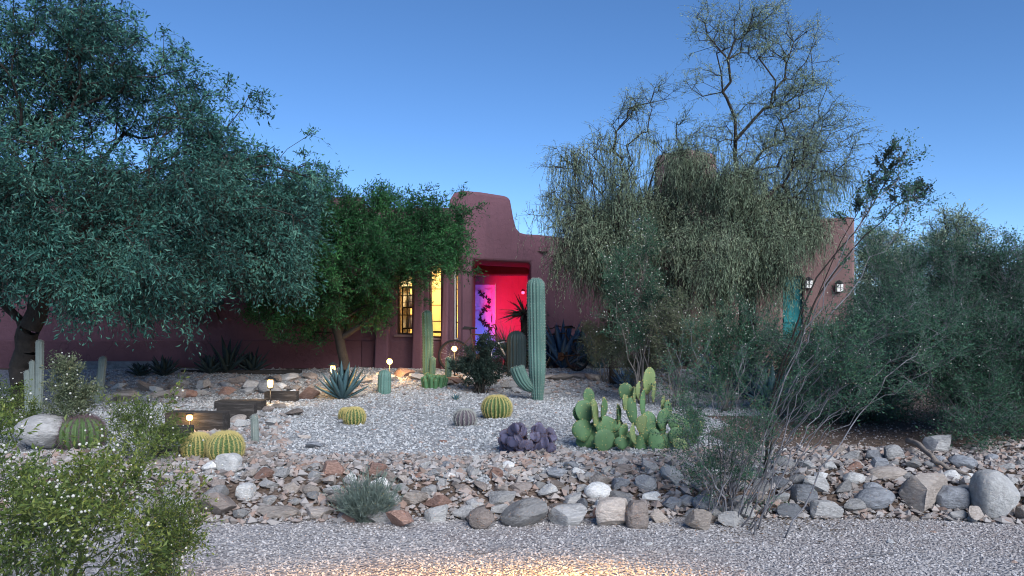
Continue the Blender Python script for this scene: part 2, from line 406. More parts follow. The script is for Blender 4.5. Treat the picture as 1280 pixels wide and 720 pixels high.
sdir = Vector((math.sin(az) * math.cos(el), math.cos(az) * math.cos(el), math.sin(el)))
so.rotation_euler = (-sdir).to_track_quat('-Z', 'Y').to_euler()
scene.view_settings.view_transform = 'Standard'; scene.view_settings.look = 'None'; scene.view_settings.gamma = 1; scene.view_settings.exposure = 1.52
scene.render.engine = 'CYCLES'
cy = scene.cycles; cy.use_denoising = True; cy.max_bounces = 6; cy.transparent_max_bounces = 12; cy.sample_clamp_indirect = 4; cy.diffuse_bounces = 3; cy.filter_width = 1.05

# ------------------------------------------------------------------ ground
def sheet(name, xs, ys, mat, lift=0, mask=None, kind='structure'):
    X, Y = np.meshgrid(xs, ys); Z = terrain(X, Y) + lift
    nx, ny = len(xs), len(ys)
    i = np.arange(ny - 1)[:, None] * nx; j = np.arange(nx - 1)[None, :]
    f = np.stack([i + j, i + j + 1, i + nx + j + 1, i + nx + j], -1).reshape(-1, 4)
    if mask is not None:
        cx = (X[:-1, :-1] + X[1:, 1:]).ravel() / 2; cyy = (Y[:-1, :-1] + Y[1:, 1:]).ravel() / 2
        f = f[mask(cx, cyy)]
    mb = MB(); mb.add(np.stack([X, Y, Z], -1).reshape(-1, 3), f)
    o = obj(name, mb, mat); o['kind'] = kind
    return o
xs = np.unique(np.concatenate([np.linspace(-1500, -20, 14), np.arange(-20, 20.01, .2), np.linspace(20, 1500, 14)]))
ys = np.unique(np.concatenate([np.linspace(-300, 0, 8), np.arange(0, 24.01, .15), np.linspace(24, 1600, 16)]))
sheet('ground', xs, ys, M['soil_ground'])
def bed_mask(x, y):
    wob = .25 * np.sin(x * 2.1) + .2 * np.sin(y * 1.7 + x)
    right = 3.0 + .55 * (11 - y) * (y < 11) * .35 + wob
    return (y > 6.9 + .1 * np.sin(x * 3)) & (y < 16.6) & (x < 2.7 + wob + .9 * (y > 11)) & (x > -12)
def road_mask(x, y): return (y < 6.35 + .10 * np.sin(x * .9 + .4)) & (y > -6)
xs2 = np.arange(-12, 6, .1); ys2 = np.arange(6.5, 17, .1)
sheet('gravel_bed', xs2, ys2, M['bed_ground'], .004, bed_mask)
xs3 = np.arange(-14, 14, .2); ys3 = np.arange(-6, 6.7, .1)
sheet('gravel_road', xs3, ys3, M['road_ground'], .004, road_mask)

def scatter(n, x0, x1, y0, y1, mask, s0, s1):
    x = rng.uniform(x0, x1, n); y = y0 + (y1 - y0) * rng.uniform(0, 1, n) ** 1.25
    keep = mask(x, y) & (np.abs(x) < .70 * y + .4)
    x, y = x[keep], y[keep]
    return np.stack([x, y, terrain(x, y) + .006], -1), s0 + (s1 - s0) * rng.uniform(0, 1, len(x)) ** 2.2
mb = MB(); p, s = scatter(85000, -9, 6, 6.7, 16.6, bed_mask, .008, .024); mb.grains(p, s)
tag(obj('bed_gravel', mb, M['bed_grains'], smooth_=False), 'pale grey crushed gravel spread over the cactus bed', 'gravel', kind='stuff')
mb = MB(); p, s = scatter(42000, -5, 5.5, 4.0, 6.5, road_mask, .006, .015); mb.grains(p, s)
tag(obj('road_gravel', mb, M['road_grains'], smooth_=False), 'pinkish grey fine gravel of the road before the stones', 'gravel', kind='stuff')
# leaf litter and pebbles on the bare soil
mb = MB(); p, s = scatter(9000, 2.4, 9, 6.8, 14, lambda x, y: ~bed_mask(x, y), .006, .022); mb.grains(p, s)
tag(obj('soil_pebbles', mb, M['rubble_grains'], smooth_=False), 'scattered pebbles on the dark soil under the creosotes', 'pebbles', kind='stuff')

# ------------------------------------------------------------------ house
class Face:
    """a vertical plane through two plan points; pt() meets it with a line of sight"""
    def __init__(s, A, B):
        s.A = Vector(A[:2]); s.B = Vector(B[:2]); s.t = (s.B - s.A).normalized(); s.n = Vector((s.t.y, -s.t.x))
        if s.n.y > 0: s.n = -s.n
    def pt(s, px, py):
        k = (px - 640) / F
        d = (s.A.x * s.t.y - s.A.y * s.t.x) / (k * s.t.y - s.t.x)
        return Vector((k * d, d, EYE + (HZ - py) * d / F))
    def u(s, px): p = s.pt(px, HZ); return (Vector((p.x, p.y)) - s.A).dot(s.t)
    def at(s, u, z, off=0): p = s.A + s.t * u + s.n * off; return Vector((p.x, p.y, z))
    def back(s, q): return Vector((-s.n.x * q, -s.n.y * q, 0))
def P2(px, d): return ((px - 640) * d / F, d)
def wall_mesh(face, u0, u1, z0, z1, th, holes=(), bevel=0):
    us = sorted({u0, u1, *[h[0] for h in holes], *[h[1] for h in holes]}); zs = sorted({z0, z1, *[h[2] for h in holes], *[h[3] for h in holes]})
    inside = lambda a, b: any(h[0] <= a <= h[1] and h[2] <= b <= h[3] for h in holes)
    mb = MB(); nu, nz = len(us), len(zs)
    V = [face.at(u, z, o) for o in (0, -th) for z in zs for u in us]
    I = lambda i, j, s: s * nu * nz + j * nu + i
    f = []
    solid = lambda i, j: 0 <= i < nu - 1 and 0 <= j < nz - 1 and not inside((us[i] + us[i + 1]) / 2, (zs[j] + zs[j + 1]) / 2)
    for i in range(nu - 1):
        for j in range(nz - 1):
            if not solid(i, j): continue
            f.append([I(i, j, 0), I(i + 1, j, 0), I(i + 1, j + 1, 0), I(i, j + 1, 0)])
            f.append([I(i, j + 1, 1), I(i + 1, j + 1, 1), I(i + 1, j, 1), I(i, j, 1)])
            if not solid(i - 1, j): f.append([I(i, j, 1), I(i, j, 0), I(i, j + 1, 0), I(i, j + 1, 1)])
            if not solid(i + 1, j): f.append([I(i + 1, j, 0), I(i + 1, j, 1), I(i + 1, j + 1, 1), I(i + 1, j + 1, 0)])
            if not solid(i, j - 1): f.append([I(i, j, 1), I(i + 1, j, 1), I(i + 1, j, 0), I(i, j, 0)])
            if not solid(i, j + 1): f.append([I(i, j + 1, 0), I(i + 1, j + 1, 0), I(i + 1, j + 1, 1), I(i, j + 1, 1)])
    mb.add([v[:] for v in V], f)
    return mb
GZ = .45                                        # walls start a little under the ground they stand on
house = thing('adobe_house', 'terracotta stucco adobe house with stepped parapets behind the cactus garden', 'house', (0, 18, .56))
LEFT = Face(P2(-200, 17.0), P2(452, 17.0)); BAY = Face(P2(452, 17.0), P2(576, 16.55))
ztop = 4.25; zg = 1.16
obj('wall', wall_mesh(LEFT, 0, LEFT.u(452), GZ, ztop, .4), M['stucco'], house, False)
# the lower wall stands a little proud of the upper: the ledge line of the photograph
pl = MB(); a, b, c_ = LEFT.at(-.2, GZ, .05), LEFT.at(LEFT.u(452), GZ, .05), BAY.at(BAY.u(576), GZ, .05)
for q0, q1 in ((a, b), (b, c_)):
    t = (q1 - q0).normalized(); n_ = Vector((t.y, -t.x, 0)) if t.x > 0 else Vector((-t.y, t.x, 0))
    pl.prism([q0, q1, Vector((q1.x, q1.y, zg)), Vector((q0.x, q0.y, zg))], -n_ * .04)
obj('plinth', pl, M['stucco_base'], house, False, bevel=.02)
wins = [(495, 515, 300, 418), (535, 551, 300, 422), (566.5, 572.5, 300, 424)]
holes = []
for x0, x1, y0, y1 in wins:
    holes.append((BAY.u(x0), BAY.u(x1), BAY.pt(x0, y1).z, 2.95))
obj('wall', wall_mesh(BAY, 0, BAY.u(576), GZ, 3.93, .3, holes), M['stucco'], house, False)
# battered piers between the windows
for x0, x1 in ((473, 490), (519, 532), (554.5, 563.5)):
    u0, u1 = BAY.u(x0), BAY.u(x1); m = MB()
    zz = 2.95
    m.prism([BAY.at(u0, GZ, .30), BAY.at(u1, GZ, .30), BAY.at(u1, zz, .07), BAY.at(u0, zz, .07)], Vector((0, .001, 0)))
    v = np.array([BAY.at(u0, GZ, .28), BAY.at(u1, GZ, .28), BAY.at(u1, GZ, .052), BAY.at(u0, GZ, .052), BAY.at(u0 + .02, zz, .10), BAY.at(u1 - .02, zz, .10), BAY.at(u1 - .02, zz, .004), BAY.at(u0 + .02, zz, .004)])
    m = MB(); m.add(v, [[3, 2, 1, 0], [4, 5, 6, 7], [0, 1, 5, 4], [1, 2, 6, 5], [2, 3, 7, 6], [3, 0, 4, 7]])
    obj('pier', m, M['stucco'], house, False, bevel=.04)
# windows with their lit rooms
for k, ((x0, x1, y0, y1), h) in enumerate(zip(wins, holes)):
    u0, u1, z0, z1 = h; fw = .028
    fr = MB()
    for a0, a1, b0, b1 in ((u0, u0 + fw, z0, z1), (u1 - fw, u1, z0, z1), (u0 + fw, u1 - fw, z0, z0 + fw), (u0 + fw, u1 - fw, z1 - fw, z1)):
        fr.prism([BAY.at(a0, b0, -.10), BAY.at(a1, b0, -.10), BAY.at(a1, b1, -.10), BAY.at(a0, b1, -.10)], BAY.back(.05))
    wf = obj('window', fr, M['white_paint'] if k == 2 else M['dark_wood'], house, False)
    g = MB(); g.prism([BAY.at(u0 + fw, z0 + fw, -.125), BAY.at(u1 - fw, z0 + fw, -.125), BAY.at(u1 - fw, z1 - fw, -.125), BAY.at(u0 + fw, z1 - fw, -.125)], BAY.back(.006))
    obj('pane', g, M['window_glass'], wf, False)
    mu = MB()
    for q in range(1, 5 if k else 4):
        zz = z0 + (z1 - z0) * q / (5 if k else 4)
        mu.prism([BAY.at(u0 + fw, zz - .010, -.112), BAY.at(u1 - fw, zz - .010, -.112), BAY.at(u1 - fw, zz + .010, -.112), BAY.at(u0 + fw, zz + .010, -.112)], BAY.back(.02))
    if k == 0: mu.prism([BAY.at((u0 + u1) / 2 + .02, z0 + fw, -.114), BAY.at((u0 + u1) / 2 + .04, z0 + fw, -.114), BAY.at((u0 + u1) / 2 + .04, z1 - fw, -.114), BAY.at((u0 + u1) / 2 + .02, z1 - fw, -.114)], BAY.back(.016))
    obj('muntins', mu, M['dark_wood'], wf, False)['kind'] = 'stuff'
    sl_ = MB(); sl_.prism([BAY.at(u0 - .03, z0 - .055, .004), BAY.at(u1 + .03, z0 - .055, .004), BAY.at(u1 + .03, z0 - .003, .004), BAY.at(u0 - .03, z0 - .003, .004)], -BAY.back(.045))
    obj('sill', sl_, M['stucco_tan'], wf, False, bevel=.012)
# room behind the bay
rm = MB(); u0, u1 = BAY.u(474), BAY.u(575)
A_, B_ = BAY.at(u0, .62, -.31), BAY.at(u1, .62, -.31); dep = Vector((-.45, 2.4, 0))
c8 = [A_, B_, B_ + dep, A_ + dep]; v = [q[:] for q in c8] + [(q.x, q.y, 3.2) for q in c8]
rm.add(v, [[0, 1, 2, 3], [7, 6, 5, 4], [1, 5, 6, 2], [2, 6, 7, 3], [3, 7, 4, 0]])
obj('lit_room', rm, M['ochre_plaster'], house, False)
def lamp(name, loc, power, color, radius=.05, spot=None):
    l = bpy.data.lights.new(name, 'POINT'); l.energy = power; l.color = color; l.shadow_soft_size = radius
    o = bpy.data.objects.new(name, l); C.objects.link(o); o.location = loc; return o
mid = (A_ + B_) / 2 + dep * .45
lamp('room_light', (mid.x, mid.y, 2.85), 55, (1, .80, .45), .15)
q_ = BAY.pt(543, 330); lamp('room_light', (q_.x - .25, q_.y + 1.0, 2.7), 36, (1, .74, .36), .12)
q_ = BAY.pt(569, 330); lamp('room_light', (q_.x - .1, q_.y + .6, 2.6), 14, (1, .80, .50), .08)
# furniture seen through the panes
cp = W(546, 412, 17.3)
ch = thing('wooden_chair', 'dark wooden chair inside the middle lit window', 'chair', (cp.x, cp.y, .62))
def lbox(c, s_, tilt=0): m = MB(); m.box(c, s_, tilt=tilt); return m
obj('seat', lbox((0, 0, .72), (.42, .40, .04)), M['dark_wood'], ch, False, True)
obj('backrest', lbox((.20, 0, 1.05), (.03, .38, .42), tilt=-.12), M['dark_wood'], ch, False, True)
for sx in (-.18, .18):
    for sy in (-.17, .17): obj('leg', lbox((sx, sy, .35), (.035, .035, .70)), M['dark_wood'], ch, False, True)
cp = W(509.5, 410, 17.25)
bs = thing('display_shelf', 'dark shelf with pale pots inside the first lit window', 'shelf', (cp.x, cp.y, .62))
obj('post', lbox((-.10, 0, .85), (.03, .25, 1.7)), M['dark_wood'], bs, False, True)
for zz in (.35, .80, 1.25, 1.7): obj('shelf_board', lbox((.09, 0, zz), (.36, .27, .03)), M['dark_wood'], bs, False, True)
for q, zz in enumerate((.815, 1.265)):
    pot = MB(); pot.lathe([(.001, 0), (.06, 0), (.10, .10), (.085, .2), (.05, .25), (.06, .28)], 14)
    o = obj('clay_pot', pot, M['white_paint'], None, True, True); o.location = (cp.x + .06, cp.y, .62 + zz)
    tag(o, 'round pale pot on the %s board of the lit shelf' % ('middle' if q == 0 else 'upper'), 'pot', 'pots on the shelf in the window')

cu = MB(); cpt_ = []
for k in range(25):
    q = BAY.at(BAY.u(494) + (BAY.u(506) - BAY.u(494)) * k / 24, 0, -.36 - .025 * math.sin(k * 1.7)); cpt_.append(q)
v = [(q.x, q.y, zz) for zz in (.75, 2.95) for q in cpt_]; cu.add(v, [[k, k + 1, k + 26, k + 25] for k in range(24)])
ct_ = thing('window_curtain', 'pale curtain hanging inside the first lit window', 'curtain', (cpt_[0].x, cpt_[0].y, .75)); obj('cloth', cu, M['curtain_cloth'], ct_)
# entry tower: arched front cut from one outline with rounded adobe edges
ENT = Face(P2(572, 16.62), P2(700, 18.3))
def E(px, py): return ENT.pt(px, py)
zbl = E(590, 325).z
O = []
def prof(px0, pyz):
    return E(px0, pyz)
out = [E(572.5, 470), E(571, 330)]
out += [E(566.5, 300), E(562.5, 275), E(561.5, 250), E(567, 241), E(577, 237.5)]
out += [E(600, 239.5), E(630, 244.2), E(637, 247), E(639, 258), E(641.5, 272), E(645, 285), E(650, 290.5), E(657, 292.3), E(672, 293), E(695, 295.5), E(720, 298)]
r_ = E(720, 470); r_.z = GZ; out.append(r_)
o1 = E(663, 470); o1.z = GZ; o2 = E(663, 333); o2.z = zbl; o3 = E(590, 325); o4 = E(590, 470); o4.z = GZ; out[0].z = GZ
out += [o1, o2, o3, o4]
m = MB(); m.prism(out, Vector((0, 1.6, 0)))
obj('tower', m, M['stucco'], house, False, bevel=.07)
# alcove: side walls, beam, back wall with the door
xl, xr, yb = o4.x - .30, .42, 23.0
al = MB()
def quad(m_, *p): m_.add([q[:] if hasattr(q, 'x') else q for q in p], [[0, 1, 2, 3]])
yl = o3.y + 1.62; yr = 19.4
aw = MB(); aw.box(((xr + .15), (yr + yb) / 2 - .05, 1.8), (.3, yb - yr + .3, 2.7)); obj('wall', aw, M['stucco'], house, False)
aw = MB(); aw.box((xl - .2, (yl + yb) / 2, 1.8), (.3, yb - yl, 2.7)); obj('wall', aw, M['stucco'], house, False)
bm_ = MB(); zb0 = EYE + 57 * 19.6 / F; bm_.box(((xl + xr) / 2 - .02, 19.95, (zb0 + 3.15) / 2), (xr - xl + .05, .5, 3.15 - zb0)); obj('beam', bm_, M['stucco'], house, False, bevel=.03)
ceil = MB(); ceil.box(((xl + xr) / 2, 20.6, 3.22), (xr - xl + .8, 5.4, .12)); obj('porch_ceiling', ceil, M['stucco'], house, False)
fl = MB(); fl.box(((xl + xr) / 2, 20.3, .5), (xr - xl, 5.4, .12)); obj('porch_floor', fl, M['stucco_tan'], house, False)
BK = Face((-3, yb), (3, yb))
dz0, dz1 = .57, EYE + 46 * yb / F
dx0, dx1 = -1.32, (621 - 640) * yb / F
obj('wall', wall_mesh(BK, -3 + 3 + (xl + 3) - .1 if False else xl + 3 - .1, xr + 3 + .1, .45, 3.2, .3, [(dx0 + 3, dx1 + 3, .45, dz1)]), M['stucco'], house, False)
dr = MB(); dr.box(((dx0 + dx1) / 2, yb + .14, (dz0 + dz1) / 2), (dx1 - dx0 - .10, .05, dz1 - dz0 - .06))
door = obj('door', dr, M['blue_paint'], house, False)
for (fx, fz, sw, sh) in ((.27, .80, .26, .24), (.73, .80, .26, .24), (.27, .47, .26, .30), (.73, .47, .26, .30), (.27, .16, .26, .20), (.73, .16, .26, .20)):
    pm = MB(); pm.box((dx0 + .05 + (dx1 - dx0 - .1) * fx, yb + .098, dz0 + (dz1 - dz0) * fz), (sw * (dx1 - dx0), .035, sh * (dz1 - dz0)))
    obj('door_panel', pm, M['blue_paint'], door, False, bevel=.010)
df = MB()
for cx_, w_ in ((dx0 + .02, .06), (dx1 - .02, .06)): df.box((cx_, yb + .12, (dz0 + dz1) / 2), (w_ - .01, .14, dz1 - dz0))
df.box(((dx0 + dx1) / 2, yb + .12, dz1 - .015), (dx1 - dx0 - .1, .14, .05))
obj('door_frame', df, M['stucco'], house, False)
# wrought vine on the door
vine = MB(); pts = []
for k in range(26):
    t = k / 25; pts.append((dx0 + .52 + .13 * math.sin(t * 11), yb + .06, dz0 + .55 + t * 1.35))
vine.tube(pts, .012, 5)
P_, D_ = [], []
for k in range(60):
    t = rng.uniform(); P_.append((dx0 + .52 + .13 * math.sin(t * 11), yb + .055, dz0 + .55 + t * 1.35)); a = rng.uniform(0, 6.3); D_.append((math.cos(a), -.25, math.sin(a)))
vine.leaves(P_, np.array(D_), .11, .055, up=np.tile([0, -1.0, 0], (60, 1)))
obj('iron_vine', vine, M['door_iron'], door, False)
hd = MB(); hd.tube([(dx1 - .16, yb + .10, 1.55), (dx1 - .16, yb + .03, 1.55), (dx1 - .16, yb + .03, 1.72), (dx1 - .16, yb + .10, 1.72)], .012, 6); obj('handle', hd, M['steel'], door)
# coloured porch lamps
def fixture(name, label, loc, mat):
    t = thing(name, label, 'lamp', loc)
    b = MB(); b.lathe([(.001, -.05), (.035, -.04), (.045, 0), (.03, .03), (.001, .035)], 12); obj('bulb', b, mat, t, True, True)
    b = MB(); b.lathe([(.05, .03), (.055, .05), (.03, .08), (.001, .085)], 12); obj('cap', b, M['dark_paint'], t, True, True)
    return t
emit('red_glow', (1, .02, .05), 6); emit('violet_glow', (.35, .2, 1), 6)
fixture('porch_lamp', 'red porch lamp low in the entry alcove', (xr - .12, 21.4, 2.35), M['red_glow'])
fixture('porch_lamp', 'violet porch lamp beside the blue front door', (dx0 + .1, yb - .7, 2.35), M['violet_glow'])
rl = lamp('red_light', (xl + .42, 20.75, 1.45), 430, (1, .012, .045), .06); rl.data.type = 'SPOT'; rl.data.spot_size = R(84); rl.data.spot_blend = .6; rl.rotation_euler = Vector((1.0, 1.35, .38)).to_track_quat('-Z', 'Y').to_euler()
lamp('red_light', (xr - .25, 19.3, 1.2), 26, (1, .012, .045), .06)
lamp('violet_light', (dx0 + .30, yb - .75, 2.25), 3.2, (.55, .22, 1), .08)
lamp('blue_light', ((dx0 + dx1) / 2 + .1, yb - .9, 1.05), 15, (.07, .30, 1), .08)

# wall from the entry to the right wing, second tower, right wing
MIDW = Face(P2(719, 18.6), P2(900, 18.9))
obj('wall', wall_mesh(MIDW, 0, MIDW.u(900), GZ, 3.5, .4), M['stucco'], house, False)
def tower2(cx, cyy, w_, d_, z0, z1, rz):
    m = MB(); m.box((cx, cyy, (z0 + z1) / 2), (w_, d_, z1 - z0), rz, .86); return m
p = W(857, 240, 20.2); obj('tower', tower2(p.x, p.y, 1.35, 1.35, 2.6, 5.85, R(38)), M['stucco_tan'], house, False, bevel=.15)
p = W(272, 220, 20.5); obj('chimney', tower2(p.x, p.y, .95, .8, 4.0, 5.72, R(20)), M['stucco_tan'], house, False, bevel=.08)
cpt = MB(); cpt.box((p.x, p.y, 5.78), (1.0, .85, .10), R(20)); obj('chimney_cap', cpt, M['stucco_base'], house, False, bevel=.03)
WING = Face(P2(862, 17.4), P2(1068, 16.2))
zt = 3.72
gx0, gx1 = WING.u(978), WING.u(1003)
hl = [(WING.u(877), WING.u(884), GZ, 2.6), (WING.u(894), WING.u(903), GZ, 2.6), (WING.u(922), WING.u(944), GZ, 2.6), (gx0, gx1, GZ, 2.55)]
obj('wall', wall_mesh(WING, 0, WING.u(1068), GZ, zt, .35, hl), M['stucco_tan'], house, False, bevel=.05)
e0 = WING.at(WING.u(1068), 0, -.35); sw = MB(); sw.box((e0.x - .15, e0.y + 2.5, 2.05), (.3, 5, 3.3)); obj('wall', sw, M['stucco_tan'], house, False)
dkb = MB(); q0 = WING.at(.1, 0, -1.6); q1 = WING.at(WING.u(1060), 0, -1.6)
dkb.prism([(q0.x, q0.y, GZ), (q1.x, q1.y, GZ), (q1.x, q1.y, 3.4), (q0.x, q0.y, 3.4)], Vector((0, .2, 0))); obj('patio_wall', dkb, M['stucco_base'], house, False)
rf = MB(); rf.prism([(q0.x, q0.y, 3.42), (q1.x, q1.y, 3.42), tuple(WING.at(WING.u(1060), 3.42, -.37)), tuple(WING.at(.1, 3.42, -.37))], Vector((0, 0, .1))); obj('roof', rf, M['stucco_base'], house, False)
gt = MB(); gt.prism([WING.at(gx0 + .01, .58, -.12), WING.at(gx1 - .01, .58, -.12), WING.at(gx1 - .01, 2.53, -.12), WING.at(gx0 + .01, 2.53, -.12)], WING.back(.05))
gate = obj('turquoise_door', gt, M['turquoise_paint'], house, False)
for fz in (.85, 1.6, 2.35):
    s_ = MB(); s_.prism([WING.at(gx0 + .03, fz - .05, -.118), WING.at(gx1 - .03, fz - .05, -.118), WING.at(gx1 - .03, fz + .05, -.118), WING.at(gx0 + .03, fz + .05, -.118)], -WING.back(.025)); obj('rail', s_, M['turquoise_paint'], gate, False)
# roof slab over the main house so the walls are not hollow from the side
rs = MB(); rs.box(((P2(-200, 17)[0] - 1.3) / 2, 20.9, 4.02), (13.2, 7.0, .12)); obj('roof', rs, M['stucco_base'], house, False)
rb = MB(); rb.box((-7.9, 24.3, 2.3), (13.0, .3, 3.6)); obj('wall', rb, M['stucco'], house, False)
# tiled ledge over the shaded window of the left wall
p0, p1 = W(232, 378, 16.9), W(278, 378, 16.9)
aw = MB(); aw.add([(p0.x, 16.98, p0.z + .05), (p1.x, 16.98, p0.z + .05), (p1.x, 16.62, p0.z - .03), (p0.x, 16.62, p0.z - .03), (p0.x, 16.98, p0.z - .03), (p1.x, 16.98, p0.z - .03), (p1.x, 16.62, p0.z - .10), (p0.x, 16.62, p0.z - .10)],
    [[3, 2, 1, 0], [4, 5, 6, 7], [0, 1, 5, 4], [1, 2, 6, 5], [2, 3, 7, 6], [3, 0, 4, 7]])
ld = thing('window_awning', 'narrow teal tiled awning on the shaded left wall', 'awning', (p0.x, 16.9, p0.z))
obj('tiled_top', aw, M['teal_tile'], ld, False)
for q in (p0.x + .1, p1.x - .1):
    b = MB(); b.tube([(q, 16.98, p0.z - .35), (q, 16.72, p0.z - .11)], .02, 6); obj('bracket', b, M['rust_iron'], ld)
# stone footing at the foot of the left wall
ft = MB(); ft.box((P2(150, 16.5)[0], 16.62, .62), (1.9, .35, .22)); tag(obj('garden_curb', ft, M['slate_stone'], bevel=.03, smooth_=False), 'low grey curb at the foot of the shaded left wall', 'curb')
# sconce and lantern on the right wing
def sconce(px, py, label):
    u = WING.u(px); p = WING.at(u, EYE + (HZ - py) * 16.3 / F, .06)
    t = thing('wall_lantern', label, 'lantern', p, 'wall lanterns')
    b = MB(); b.box((0, 0, 0), (.13, .10, .16)); obj('lantern_box', b, M['white_paint'], t, False, True, bevel=.01)
    b = MB(); b.lathe([(.10, .085), (.06, .13), (.01, .16)], 4); obj('cap', b, M['dark_paint'], t, False, True)
    b = MB(); b.box((0, -.052, 0), (.10, .006, .012)); b.box((0, -.053, 0), (.012, .006, .13)); obj('glazing_bars', b, M['dark_paint'], t, False, True)
sconce(1011, 355, 'white square lantern on the wall beside the turquoise door')
sconce(1049, 360, 'white lantern near the end corner of the right wing')
# ------------------------------------------------------------------ trees
def nrm(a): return a / (np.linalg.norm(a, axis=-1, keepdims=True) + 1e-9)
def grow(trunk, tips, step=.28, wander=.05, r_tip=.006, expo=.46, bias=.35, lift=.25):
    """joins every tip to the nearest wood grown so far and thickens wood by how many tips it carries"""
    cap = len(trunk) + len(tips) * 40
    P = np.zeros((cap, 3)); par = np.full(cap, -1); plen = np.zeros(cap); n = 0
    for p in trunk:
        P[n] = p; par[n] = n - 1; plen[n] = 0 if n == 0 else plen[n - 1] + np.linalg.norm(P[n] - P[n - 1]); n += 1
    n0 = max(1, len(trunk) // 3)
    o = np.argsort(np.linalg.norm(tips - trunk[-1], axis=1)); ends = np.zeros(len(tips), int)
    for t in o:
        T = tips[t]
        dd = np.linalg.norm(P[n0:n] - T, axis=1)
        i = n0 + int(np.argmin(dd + bias * plen[n0:n]))
        dist = np.linalg.norm(P[i] - T); k = max(1, int(dist / step))
        a = P[i]; pd = nrm(a - P[par[i]]) if par[i] >= 0 else np.array([0, 0, 1.0])
        c = a + (pd * .5 + np.array([0, 0, lift])) * dist * .45
        prev = i
        for q in range(1, k + 1):
            s = q / k
            pt = (1 - s) ** 2 * a + 2 * s * (1 - s) * c + s * s * T
            if q < k: pt = pt + rng.normal(size=3) * wander * min(1, dist)
            P[n] = pt; par[n] = prev; plen[n] = plen[prev] + np.linalg.norm(pt - P[prev]); prev = n; n += 1
        ends[t] = prev
    cnt = np.zeros(n)
    cnt[ends] = 1
    for i in range(n - 1, 0, -1): cnt[par[i]] += cnt[i] if cnt[i] else 1
    cnt = np.maximum(cnt, 1)
    rad = r_tip * cnt ** expo
    i = np.arange(1, n)
    D = nrm(P[ends] - P[np.maximum(par[ends], 0)])
    return P[:n], par[:n], rad, ends, D
def wood(P, par, rad, k=5, rmin=.0):
    mb = MB(); i = np.arange(1, len(P)); i = i[rad[i] > rmin]
    thick = rad[i] > .03
    ii = i[thick]; mb.segs(P[par[ii]], P[ii], np.minimum(rad[par[ii]], rad[ii] * 1.25), rad[ii], 8)
    ii = i[~thick]; mb.segs(P[par[ii]], P[ii], np.minimum(rad[par[ii]], rad[ii] * 1.25), rad[ii], k if k < 5 else 4)
    return mb
def in_clumps(clumps, n, depth_k=1.0, shell=.45, sub=0, sig=.2):
    """points inside crown clumps given as (px, py, rx, ry, depth[, weight])"""
    wts = np.array([c[2] * c[3] * (c[5] if len(c) > 5 else 1) for c in clumps]); wts = wts / wts.sum()
    out = []
    for c, m in zip(clumps, rng.multinomial(n, wts)):
        v = nrm(rng.normal(size=(m, 3))) * (shell + (1 - shell) * rng.uniform(0, 1, (m, 1)) ** .6)
        k = c[4] / F
        ctr = np.array(W(c[0], c[1], c[4])); rx = c[2] * k; rz = c[3] * k; ry = (rx + rz) * .5 * depth_k
        out.append(ctr + v * [rx, ry, rz])
    out = np.concatenate(out)
    if sub:
        ctr = out[rng.permutation(len(out))[:max(1, len(out) // sub)]]
        out = ctr[rng.integers(0, len(ctr), n)] + rng.normal(size=(n, 3)) * [sig, sig, sig * .8]
    return out
def sprays(tips, dirs, K, Mn, L, leafL, leafW, spread=.8, droop=.35, hang=.2, twig_r=.003, jit=.02, twig_k=3):
    """twigs at every tip with leaves along them; returns (leaves mesh, twigs mesh)"""
    T = len(tips)
    d = nrm(dirs[:, None] + spread * rng.normal(size=(T, K, 3)))
    Ls = L * rng.uniform(.45, 1.2, (T, K, 1))
    t = (np.arange(Mn) + .7) / Mn
    pos = tips[:, None, None] + d[:, :, None] * Ls[:, :, None] * t[None, None, :, None]
    pos[..., 2] -= droop * Ls * t[None, None] ** 2
    ld = d[:, :, None] * .8 + rng.normal(size=pos.shape) * .75; ld[..., 2] -= hang
    keep = rng.uniform(size=pos.shape[:3]) > .12
    lm = MB(); p = (pos + rng.normal(size=pos.shape) * jit)[keep]; n = len(p)
    lm.leaves(p, ld[keep], leafL * rng.uniform(.4, 1.5, n), leafW * rng.uniform(.5, 1.4, n))
    tm = MB()
    mids = tips[:, None] + d * Ls * .5; mids[..., 2] -= droop * Ls[..., 0] * .25
    ends = tips[:, None] + d * Ls; ends[..., 2] -= droop * Ls[..., 0]
    st = np.repeat(tips[:, None], K, 1)
    tm.segs(st.reshape(-1, 3), mids.reshape(-1, 3), twig_r, twig_r * .8, twig_k); tm.segs(mids.reshape(-1, 3), ends.reshape(-1, 3), twig_r * .8, twig_r * .4, twig_k)
    return lm, tm
def hangers(tips, K, Mn, L, leafL, leafW, spread=.12):
    """hanging strands of narrow leaves, as on a weeping tree"""
    T = len(tips)
    st = tips[:, None] + rng.normal(size=(T, K, 3)) * [spread, spread, spread * .7]
    sway = rng.normal(size=(T, K, 3)) * .22; sway[..., 2] = 0
    Ls = L * rng.uniform(.4, 1.25, (T, K, 1))
    t = (np.arange(Mn) + .3) / Mn
    pos = st[:, :, None] + sway[:, :, None] * (Ls[:, :, None] * t[None, None, :, None])
    pos[..., 2] -= Ls * t[None, None] ** 1.15
    ld = rng.normal(size=pos.shape) * .32; ld[..., 2] -= .9
    keep = rng.uniform(size=pos.shape[:3]) > .1
    lm = MB(); p = pos[keep]; lm.leaves(p, ld[keep], leafL * rng.uniform(.6, 1.3, len(p)), leafW * rng.uniform(.7, 1.3, len(p)))
    tm = MB(); e = st + sway * Ls; e[..., 2] -= Ls[..., 0]
    tm.segs(st.reshape(-1, 3), e.reshape(-1, 3), .003, .0015, 3)
    return lm, tm
